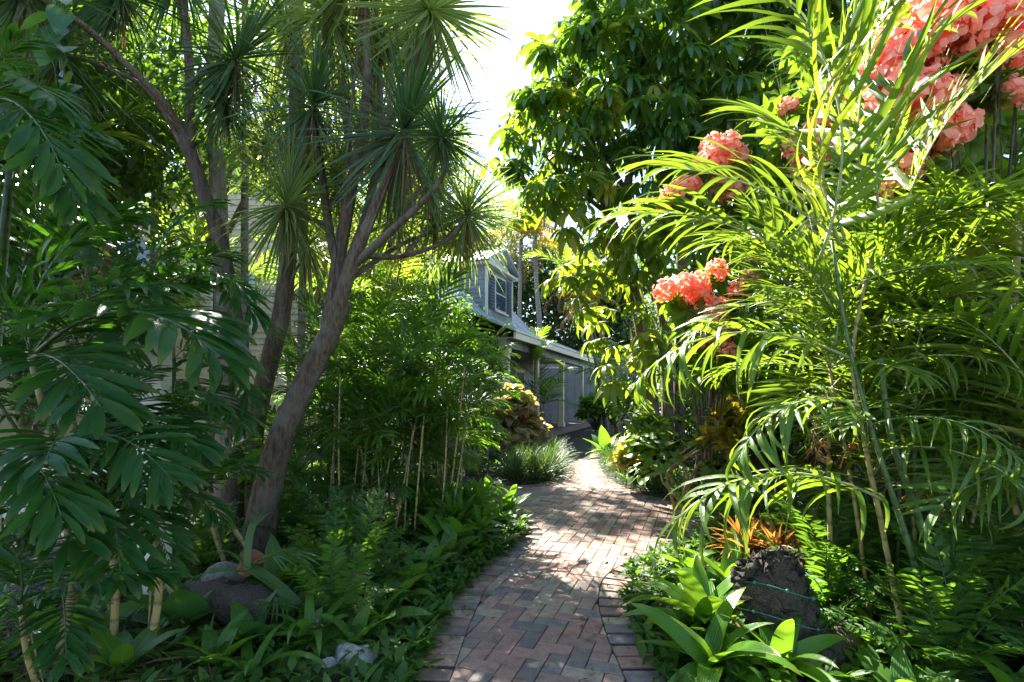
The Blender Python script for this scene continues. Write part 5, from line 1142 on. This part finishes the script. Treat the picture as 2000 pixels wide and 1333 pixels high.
# ferns and low leaves at the lower right
for i, (x, y, lab) in enumerate([(1.9, 2.25, 'fern tuft at the bottom between log and canes'), (2.3, 2.5, 'fern tuft among the right hand canes'), (2.2, 2.9, 'fern tuft behind the yellow canes'), (1.75, 2.85, 'fern tuft beside the rough log'), (2.7, 3.0, 'fern tuft near the right frame edge'), (2.5, 2.2, 'fern tuft in the bottom right corner'), (3.1, 3.4, 'fern tuft in the shade of the right hand palms'), (2.0, 3.7, 'fern tuft behind the orange croton'), (1.7, 4.1, 'fern tuft by the bed edge beyond the bromeliads'), (2.9, 4.3, 'fern tuft under the flowering shrub')]):
    t = thing('fern', lab, 'fern', (x, y, .1), 'ferns at lower right')
    fronds(t, (x, y, .1), 20, .62, FR_FERN, 80, 15)
    fronds(t, (x + .12, y + .1, .35), 10, .5, FR_FERN, 80, 0)
for i, (x, y, lab) in enumerate([(1.62, 2.1, 'broad leaved seedling at bottom right of the log'), (2.0, 2.0, 'broad leaved seedling below the canes'), (2.35, 2.1, 'broad leaved seedling in the bottom right corner'), (1.8, 2.5, 'broad leaved plant between fern and canes')]):
    leafy_plant('broad_leaf_plant', lab, (x, y, .08), 9, .32, LF_BROAD, 75, 15, 'broad leaved plants at lower right')
for x, y, z, lab in ((1600, 880, 2.9, 'dark berry bunch on orange stalks left of the canes'), (1660, 885, 2.7, 'dark berry bunch on orange stalks between the canes'), (1790, 970, 2.55, 'dark berry bunch hanging right of the canes'), (1760, 860, 2.8, 'dark berry bunch high among the canes')):
    c = P(x, y, z); t = thing('berry_bunch', lab, 'berries', c, 'berry bunches of the areca palm')
    for k in range(7): e = c + Vector((rnd.uniform(-.09, .09), rnd.uniform(-.06, .06), rnd.uniform(-.1, -.02))); stem(t, [c + Vector((.05, .02, .08)), c.lerp(e, .5) + Vector((0, 0, .03)), e], .004, .003, M_STALK, 'stalk', 4, 2)
    bm_ = lump('berry', (.0095,) * 3, M_BERRY, 1, .05, 8)
    for k in range(34): part('berry', bm_, t, Matrix.Translation(c + Vector((rnd.gauss(0, .045), rnd.gauss(0, .035), rnd.gauss(-.05, .035)))))
# stones by the round bed
for k, (x, y, s, lab) in enumerate(((1.10, 3.72, .08, 'grey round stone at the tip of the rounded bed'), (1.24, 3.82, .09, 'larger grey stone beside the rounded bed tip'), (1.0, 3.45, .05, 'small grey stone in the rounded bed'))):
    t = thing('stone', lab, 'stone', (x, y, .05), 'stones in the rounded bed'); part('stone_body', lump('stone_body', (s, s * .8, s * .6), M_STONED, k, .2), t, Matrix.Translation((x, y, .07)))

# ================================================================== LEFT FOREGROUND floor
for k, (px, py, s, lab) in enumerate(((690, 1325, .13, 'rough white stone at the bottom edge left of the path'), (640, 1338, .08, 'small pale stone next to the rough white one'), (1015, 1050, .05, 'small white stone at the corner of the left bed'))):
    x, y = G(px, py); t = thing('stone', lab, 'stone', (x, y, .05)); part('stone_body', lump('stone_body', (s * .8, s * .7, s * .8), M_STONE, 20 + k, .35, 20, 4), t, Matrix.Translation((x, y, .06)))
ml = thing('mossy_log', 'dark fallen log lying behind the staghorn fern', 'log', (-1.7, 2.9, .1))
V, F, U = tube(smooth_path([(-1.95, 3.05, .12), (-1.6, 2.9, .17), (-1.25, 2.75, .15)], 4), [.10, .11, .12, .12, .12, .12, .12, .11, .10], 26); part('trunk', mesh_np('trunk', rough(V, .008, 30, 2), F, U, M_LOG), ml)
sr = thing('pale_rock', 'smooth pale rock with a terracotta pot leaning on it', 'rock', P(430, 1125, 3.1)); part('rock_body', lump('rock_body', (.14, .11, .08), M_STONED, 5, .18, 18), sr, Matrix.Translation(P(438, 1128, 3.1)))
pt = thing('terracotta_pot', 'small terracotta pot tipped on the pale rock', 'pot', P(478, 1105, 3.0))
mb = MB(); prf = [(.045, 0), (.06, .09), (.072, .09), (.072, .115), (.06, .115), (.055, .05), (.0, .05)]
n_ = 18; V = [(r_ * math.cos(2 * math.pi * k / n_), r_ * math.sin(2 * math.pi * k / n_), z) for r_, z in prf for k in range(n_)]
F = [(i * n_ + k, i * n_ + (k + 1) % n_, (i + 1) * n_ + (k + 1) % n_, (i + 1) * n_ + k) for i in range(len(prf) - 1) for k in range(n_)]
part('pot_body', mesh_np('pot_body', np.array(V), np.array(F), np.zeros((len(V), 2)), M_TERRA), pt, Matrix.Translation(P(478, 1118, 3.0)) @ Matrix.Rotation(.5, 4, 'Y'))
# staghorn fern: strap leaves split at the ends
def stag_mesh(L=1.0):
    mb = MB(); V, F, U = leaf(.6, .10, 7, 'none', rg.uniform(.3, .9), .1, rg.normal(0, .3), .02); mb.add(V, F, U)
    end = V[-2]; d = unit(V[-2] - V[-5])
    for k in range(6):
        a = (k - 2.5) * .22; dd = unit(d + np.array([0, math.sin(a) * 1.0, -.1 * abs(k - 2.5)]))
        V2, F2, U2 = leaf(rg.uniform(.3, .5), .03, 5, 'blade', rg.uniform(.6, 1.5), .1, rg.normal(0, .4)); mb.add(V2 @ frame(dd, (0, 0, 1)).T + end + np.array([-.02, (k - 2.5) * .017, 0]), F2, U2)
    return mb.mesh('leaf', M_STAG)
ST = variants(4, lambda i: stag_mesh())
sf = thing('staghorn_fern', 'staghorn fern with split hanging leaves above the terracotta pot', 'fern', P(500, 1120, 2.9))
for A, B in (((485, 1115, 2.9), (465, 960, 2.9)), ((490, 1110, 2.9), (600, 1000, 2.8)), ((490, 1110, 2.9), (640, 1180, 2.6)), ((490, 1120, 2.9), (360, 1090, 2.8)), ((495, 1100, 2.9), (560, 1050, 2.7)), ((500, 1120, 2.9), (590, 1170, 2.6)), ((485, 1110, 2.9), (420, 1030, 3.0))): part('leaf', rnd.choice(ST), sf, chordM(P(*A), P(*B), rnd.gauss(0, .3)))
leafy_plant('orchid_plant', 'strap leaved orchid hanging on the leaning trunk', P(490, 900, 4.5), 11, .34, LF_BROAD, 60, -60, cat='orchid')
leafy_plant('birdnest_fern', 'long strap leaved plant below the staghorn fern', (-1.0, 2.55, .12), 13, .45, LF_BIRD, 75, 5)
leafy_plant('birdnest_fern', 'strap leaved plant at the bottom left of the path', (-1.15, 2.25, .1), 11, .36, LF_BIRD, 75, 5)
leafy_plant('broad_leaf_plant', 'glossy broad leaved plant at the bottom edge under left palm', (-1.75, 2.3, .1), 10, .30, LF_BROAD, 70, 10)
leafy_plant('broad_leaf_plant', 'low broad leaved plant in front of the fallen log', (-1.35, 2.35, .1), 10, .26, LF_BROAD, 70, 10)
# black box lantern on the dark trunk
ln = thing('box_lantern', 'black metal box lantern fixed to the dark trunk', 'lantern', P(430, 690, 4.75))
c = P(430, 668, 4.75)
V = [(-.24, -.12, -.12), (.24, -.12, -.12), (.24, .12, -.12), (-.24, .12, -.12), (-.10, -.05, .13), (.12, -.05, .13), (.12, .05, .13), (-.10, .05, .13)]
part('shade', mesh_py('shade', V, [(0, 3, 2, 1), (4, 5, 6, 7), (0, 1, 5, 4), (1, 2, 6, 5), (2, 3, 7, 6), (3, 0, 4, 7)], M_BLACK), ln, Matrix.Translation(c))
part('rim', box_mesh('rim', -.26, .26, -.14, .14, -.15, -.121, M_BLACK), ln, Matrix.Translation(c)); part('bracket', box_mesh('bracket', .05, .12, .05, .28, -.05, .05, M_BLACK), ln, Matrix.Translation(c))
# undergrowth along the left edge of the path
ag = [(690, 1290), (730, 1245), (770, 1200), (800, 1165), (735, 1180), (840, 1130), (790, 1120), (870, 1105), (905, 1080), (850, 1080), (930, 1055), (890, 1045), (960, 1035), (985, 1010), (930, 1015), (960, 990), (900, 1005)]
wh = ['at the bottom edge beside the white stone', 'just above the white stone', 'first of the bed edge row from the bottom', 'second of the bed edge row', 'behind the first bed edge plants', 'third of the bed edge row', 'in the second row back from the bricks', 'fourth of the bed edge row', 'fifth of the bed edge row', 'under the bamboo palm canes', 'sixth of the bed edge row', 'behind the sixth bed edge plant', 'near the left bed corner', 'at the very corner of left bed', 'one row behind the left bed corner', 'on the far side of left bed corner', 'deep under the yellow canes']
for (px, py), w in zip(ag, wh):
    x, y = G(px + 4, py + 5); t = leafy_plant('variegated_plant', 'mottled green low plant ' + w, (x, y, .06), 13, rnd.uniform(.24, .33) * (1.15 if py < 1100 else 1), LF_AGLA if py > 1060 else LF_AGLA + LF_BROAD, 78, 8, 'mottled plants edging the left bed')
    if py < 1120:
        for k in range(6): part('leaf', rnd.choice(LF_BROAD), t, xf((x + rnd.uniform(-.1, .1), y + rnd.uniform(-.1, .1), .25), rnd.uniform(0, 6.3), rnd.uniform(.3, 1.2), 0, rnd.uniform(.2, .3)))
for i, (px, py, lab) in enumerate([(935, 935, 'upright lance leaved plant before the lilyturf clump'), (965, 960, 'lance leaved plant at the far corner of left bed'), (900, 960, 'lance leaved plant below the bamboo palm fronds'), (870, 1000, 'lance leaved plant under the bamboo palm canes')]):
    x, y = G(px - 45, 1075 - i * 8); t = thing('lance_leaf_plant', lab, 'plant', (x, y, .08), 'lance leaved plants in the left bed')
    for k in range(7): ros(t, rnd.choice(RO_LANCE), (x + rnd.uniform(-.2, .2), y + rnd.uniform(-.15, .2), rnd.uniform(.12, .42)), rnd.uniform(.24, .33), (rnd.gauss(0, .25), rnd.gauss(0, .25)))
for i, (x, y, lab) in enumerate([(-.95, 3.3, 'fern tuft in the shade of left bed'), (-1.3, 4.0, 'fern tuft at the foot of bamboo palms'), (-1.9, 4.4, 'fern tuft beside the dracaena foot'), (-2.9, 4.2, 'fern tuft before the picket fence')]):
    t = thing('fern', lab, 'fern', (x, y, .08), 'ferns in the left bed'); fronds(t, (x, y, .08), 18, .6, FR_FERN, 80, 10)
for i, (x, y, lab) in enumerate([(-1.1, 4.6, 'grassy strap leaved tuft under the bamboo palms'), (-1.55, 4.75, 'grassy strap leaved tuft by the dracaena foot'), (-.7, 5.0, 'grassy strap leaved tuft near the left bed end')]):
    t = thing('strap_leaf_tuft', lab, 'plant', (x, y, .06), 'grassy tufts in the left bed'); ros(t, RO_SPIDER[i % 2], (x, y, .06), .6)
sp = thing('spider_plant', 'tuft of thin grey green leaves hanging by the umbrella tree', 'plant', P(1325, 610, 8.0)); stem(sp, [(2.75, 8.6, 0), P(1325, 700, 8.2), P(1325, 615, 8.0)], .05, .04, M_BARK_D); ros(sp, RO_SPIDER[0], P(1325, 605, 8.0), .8); ros(sp, RO_SPIDER[1], P(1290, 690, 8.1), .7)
# leaf litter and dry straw: nobody could count it
def litter(name, n, zone, seed, L=(.05, .14), W=.14):
    r_ = np.random.RandomState(seed); mb = MB()
    while n > 0:
        x, y = r_.uniform(*zone[0]), r_.uniform(*zone[1])
        d, nn, p0 = bed_dist((x, y))
        if d > -.01 and not (d < .25 and r_.rand() < .12): continue
        n -= 1; a = r_.uniform(0, 6.28); e = r_.normal(0, .2)
        dv = np.array([math.cos(a), math.sin(a), e]); l_ = r_.uniform(*L)
        V, F, U = leaf(l_, l_ * W * r_.uniform(.6, 1.5), 3, 'lance', r_.uniform(-.4, .8), .3, r_.normal(0, .6)); mb.add(V @ frame(dv, (0, 0, 1)).T + np.array([x, y, (.1 if d < -.3 else .05 if d < -.02 else .012) + r_.uniform(0, .03)]), F, U)
    return struct(name, mb.mesh(name, M_STRAW), 'stuff')
o = litter('leaf_litter', 1500, ((-3.0, .1), (1.9, 5.4)), 3); o['label'] = 'dry brown leaf litter on the left bed'; o['category'] = 'litter'
o = litter('leaf_litter', 900, ((.75, 3.4), (2.0, 5.0)), 4); o['label'] = 'dry brown leaf litter on the right bed'; o['category'] = 'litter'
o = litter('straw', 500, ((-2.6, -1.3), (1.9, 2.6)), 5, (.15, .4), .03); o['label'] = 'dry straw strewn at the bottom left corner'; o['category'] = 'straw'
# low growth closing the view on either side of the far path
leafy_tree('hedge_shrub', 'tall leafy shrub behind the lilyturf strip right of the path', (3.6, 10.8, 0), (3.6, 10.8, .9), [((3.4, 10.6, 1.0), (.8, .7, .9)), ((4.4, 10.8, 1.3), (.9, .7, 1.1)), ((3.9, 11.2, 2.3), (.9, .7, .9)), ((5.2, 10.4, 2.2), (1.0, .8, 1.2))], 9000, .13, 51)
leafy_tree('hedge_shrub', 'leafy shrub beside the leaning palms at the far path end', (4.4, 16.5, 0), (4.4, 16.5, 1.2), [((4.2, 16.5, 1.4), (1.1, .9, 1.3)), ((5.8, 16.5, 2.2), (1.3, .9, 1.9)), ((7.2, 16.0, 2.6), (1.4, 1, 2.2)), ((5.0, 17.0, 3.6), (1.2, 1, 1.2))], 9000, .18, 52)
leafy_tree('hedge_shrub', 'dense shrub under the salmon flowers at right', (3.2, 5.2, 0), (3.2, 5.2, .7), [((3.0, 5.4, 1.0), (.6, .5, .8)), ((3.7, 5.2, 1.3), (.6, .5, 1.0)), ((3.9, 4.6, .8), (.7, .5, .7))], 7000, .10, 53)
for i, (px, py, lab) in enumerate([(560, 1250, 'mottled low plant left of the white stone'), (620, 1200, 'mottled low plant below the bamboo palms'), (660, 1235, 'mottled low plant between fern and white stone'), (600, 1300, 'mottled low plant at the bottom edge'), (690, 1130, 'mottled low plant among the yellow canes'), (640, 1140, 'mottled low plant by the grassy tuft'), (760, 1090, 'mottled low plant deep in the left bed')]):
    x, y = G(px, py); leafy_plant('variegated_plant', lab, (x, y, .08), 14, .27, LF_AGLA + LF_BROAD[:2], 75, 8, 'mottled plants deeper in the left bed')
for i, (x, y, n, L, lab) in enumerate([(-1.75, 2.75, 14, .34, 'broad leaved plant beside the fallen log'), (-1.3, 2.55, 14, .28, 'broad leaved plant in front of the pale rock'), (-2.2, 2.6, 12, .34, 'broad leaved plant under the dark palm canes'), (-1.0, 2.95, 14, .28, 'broad leaved plant right of the terracotta pot'), (-1.55, 3.35, 14, .34, 'broad leaved plant behind the pale rock'), (-2.5, 3.3, 14, .36, 'broad leaved plant at the foot of the pointed post')]):
    leafy_plant('broad_leaf_plant', lab, (x, y, .08), n, L, LF_VINE[:1] + LF_BROAD, 75, 5, 'broad leaved plants on the left bed')
for i, (x, y, lab) in enumerate([(-1.2, 3.3, 'fern tuft behind the terracotta pot'), (-2.2, 3.7, 'fern tuft under the dark palm fronds'), (-.95, 2.75, 'fern tuft right of the fallen log'), (-2.3, 2.15, 'fern tuft in the bottom left corner')]):
    t = thing('fern', lab, 'fern', (x, y, .08), 'ferns in the left bed'); fronds(t, (x, y, .08), 18, .5, FR_FERN, 80, 10)
l5 = thing('parlour_palm', 'dark palm fronds crossing in front of the pointed white post', 'palm', (-1.75, 2.75, .08))
for B in (P(230, 800, 2.6), P(250, 980, 2.55)): stem(l5, [(-1.75, 2.75, .08), Vector((-1.78, 2.7, .3)), B], .014, .011, M_CANE_Y)
key_fronds(l5, [((230, 800, 2.6), (420, 790, 2.4)), ((230, 800, 2.6), (390, 880, 2.3)), ((230, 800, 2.6), (330, 720, 2.9)), ((230, 800, 2.6), (100, 830, 2.3)), ((230, 800, 2.6), (280, 960, 2.2)), ((250, 980, 2.55), (430, 1010, 2.4)), ((250, 980, 2.55), (330, 1100, 2.2)), ((250, 980, 2.55), (340, 900, 2.6)), ((250, 980, 2.55), (130, 1010, 2.3))], FR_DARK)
for A, B in (((150, 520, 3.1), (170, 640, 3.05)), ((120, 620, 3.0), (150, 720, 2.95)), ((215, 470, 3.3), (200, 560, 3.25))): part('dry_frond', rnd.choice(FR_DEAD), l2, chordM(P(*A), P(*B)))
for A, B in (((1640, 740, 2.6), (1600, 900, 2.6)), ((1700, 840, 2.6), (1720, 980, 2.6))): part('dry_frond', rnd.choice(FR_DEAD), ra, chordM(P(*A), P(*B)))
r5 = thing('areca_palm', 'crowd of slender green canes and fine fronds right of the log', 'palm', (2.2, 2.75, .08))
for (bx_, B) in ((1.95, P(1620, 720, 2.7)), (2.1, P(1760, 660, 2.8)), (2.25, P(1840, 620, 2.9)), (2.3, P(1900, 700, 2.7)), (2.05, P(1700, 940, 2.7)), (2.4, P(1930, 900, 2.7)), (2.15, P(1790, 800, 2.6))):
    stem(r5, [(bx_, 2.75 + rnd.uniform(-.15, .15), .08), Vector((bx_, 2.75, .08)).lerp(B, .5) + Vector((rnd.uniform(-.03, .03), 0, 0)), B], .012, .008, rnd.choice((M_CANE_G, M_CANE, M_CANE_Y)), sides=6); fronds(r5, B, 8, .72, FR_ARECA, 72, -30)
def cover(name, label, n, zone, seed, mat, size):
    """low leafy growth over the bare soil"""
    r_ = np.random.RandomState(seed); mb = MB(); pr = [leaf(1, .42, 3, 'lance', d_, .25) for d_ in (.3, .7, 1.1)]
    k = 0
    while k < n:
        x, y = r_.uniform(*zone[0]), r_.uniform(*zone[1]); d, nn, p0 = bed_dist((x, y))
        if d > -.03 or r_.rand() < .25 + .25 * math.sin(x * 5 + 1) * math.cos(y * 4): continue
        for q in range(9):
            k += 1; a = r_.uniform(0, 6.28); e = r_.uniform(.1, 1.1); V, F, U = pr[r_.randint(3)]
            mb.add(V * size * r_.uniform(.6, 1.3) @ frame((math.cos(a) * math.cos(e), math.sin(a) * math.cos(e), math.sin(e)), (0, 0, 1)).T + np.array([x + r_.normal(0, .03), y + r_.normal(0, .03), .06 + r_.uniform(0, .10)]), F, U)
    o = struct(name, mb.mesh(name, mat), 'stuff'); o['label'] = label; o['category'] = 'ground cover'
cover('ground_cover', 'small leaved ground cover over the left bed', 7000, ((-2.9, .1), (1.9, 5.4)), 61, M_FERN, .085)
cover('ground_cover', 'small leaved ground cover over the right bed', 6000, ((.75, 3.6), (1.9, 5.3)), 62, M_FERN, .085)
cover('ground_cover', 'small leaved ground cover beyond the lilyturf strip', 3000, ((1.7, 4.6), (6.2, 11)), 63, M_FERN, .12)
cover('ground_cover', 'small leaved ground cover before the porch house', 3000, ((-3.5, 1.1), (7.8, 14)), 64, M_FERN, .12)
def path_debris(n, seed):
    """fallen leaves and petals lying on the bricks, thicker towards the edges"""
    r_ = np.random.RandomState(seed); mb = MB(); k = 0
    while k < n:
        x, y = r_.uniform(-.6, 2.4), r_.uniform(2.3, 8.5); d, nn, p0 = bed_dist((x, y))
        if d < .01 or r_.rand() > math.exp(-d * 4): continue
        k += 1; a = r_.uniform(0, 6.28); l_ = r_.uniform(.02, .07); V, F, U = leaf(l_, l_ * r_.uniform(.1, .4), 3, 'lance', r_.uniform(-.6, .6), .3, r_.normal(0, .5))
        mb.add(V @ frame((math.cos(a), math.sin(a), r_.normal(0, .1)), (0, 0, 1)).T + np.array([x, y, .008 + r_.uniform(0, .006)]), F, U)
    o = struct('fallen_leaves', mb.mesh('fallen_leaves', M_STRAW), 'stuff'); o['label'] = 'small dry fallen leaves scattered on the brick path'; o['category'] = 'litter'
path_debris(330, 71)
cn = thing('bamboo_palm', 'row of bare tan canes standing before the dense bamboo palm', 'palm', (-.95, 4.7, .08))
for k in range(17):
    px = 640 + k * 16 + rnd.uniform(-10, 10); Y = rnd.uniform(4.45, 4.95); b = P(px, 800, Y); b.z = .06; h = rnd.uniform(.9, 1.7); lean = rnd.uniform(-.05, .22)
    top = Vector((b.x + lean, Y + rnd.uniform(-.1, .2), h)); stem(cn, [b, b.lerp(top, .5) + Vector((rnd.uniform(-.02, .02), 0, 0)), top], .010, .007, M_CANE_Y if k % 3 else M_CANE, sides=6)
    fronds(cn, top, 3, .55, FR_BAMB, 60, -15)
def edge_cover(n, seed):
    """creeping leaves spilling from the beds over the brick edge"""
    r_ = np.random.RandomState(seed); mb = MB(); pr = [leaf(1, .38, 3, 'lance', d_, .25) for d_ in (.4, .9, 1.3)]; k = 0
    while k < n:
        b = BD[r_.choice([0, 0, 2])]; i = r_.randint(len(b)); p_ = b[i] + r_.normal(0, .05, 2)
        if not (2.2 < p_[1] < 5.6 and -1.2 < p_[0] < 2.4) or (p_[0] > .3 and 3.3 < p_[1] < 4.1 and r_.rand() < .7): continue
        d, nn, p0 = bed_dist(tuple(p_))
        if d > .03 or d < -.2: continue
        for q in range(8):
            k += 1; a = r_.uniform(0, 6.28); e = r_.uniform(.1, 1.2); V, F, U = pr[r_.randint(3)]
            mb.add(V * r_.uniform(.05, .13) @ frame((math.cos(a) * math.cos(e), math.sin(a) * math.cos(e), math.sin(e)), (0, 0, 1)).T + np.array([p_[0] + r_.normal(0, .025), p_[1] + r_.normal(0, .025), .02 + r_.uniform(0, .07)]), F, U)
    o = struct('edge_cover', mb.mesh('edge_cover', M_FERN), 'stuff'); o['label'] = 'small leaves spilling over the brick border from both beds'; o['category'] = 'ground cover'
edge_cover(3600, 81)
l6 = thing('parlour_palm', 'dark palm clump screening the house wall at the left edge', 'palm', (-4.1, 4.9, .05))
for B in (P(40, 560, 4.6), P(130, 650, 4.7), P(-20, 760, 4.4), P(230, 600, 5.0), P(90, 820, 4.5)): stem(l6, [(-4.1, 4.9, .05), Vector((-4.1, 4.9, .05)).lerp(B, .5), B], .02, .014, M_CANE_G); fronds(l6, B, 7, 1.0, FR_DARK, 65, -25)
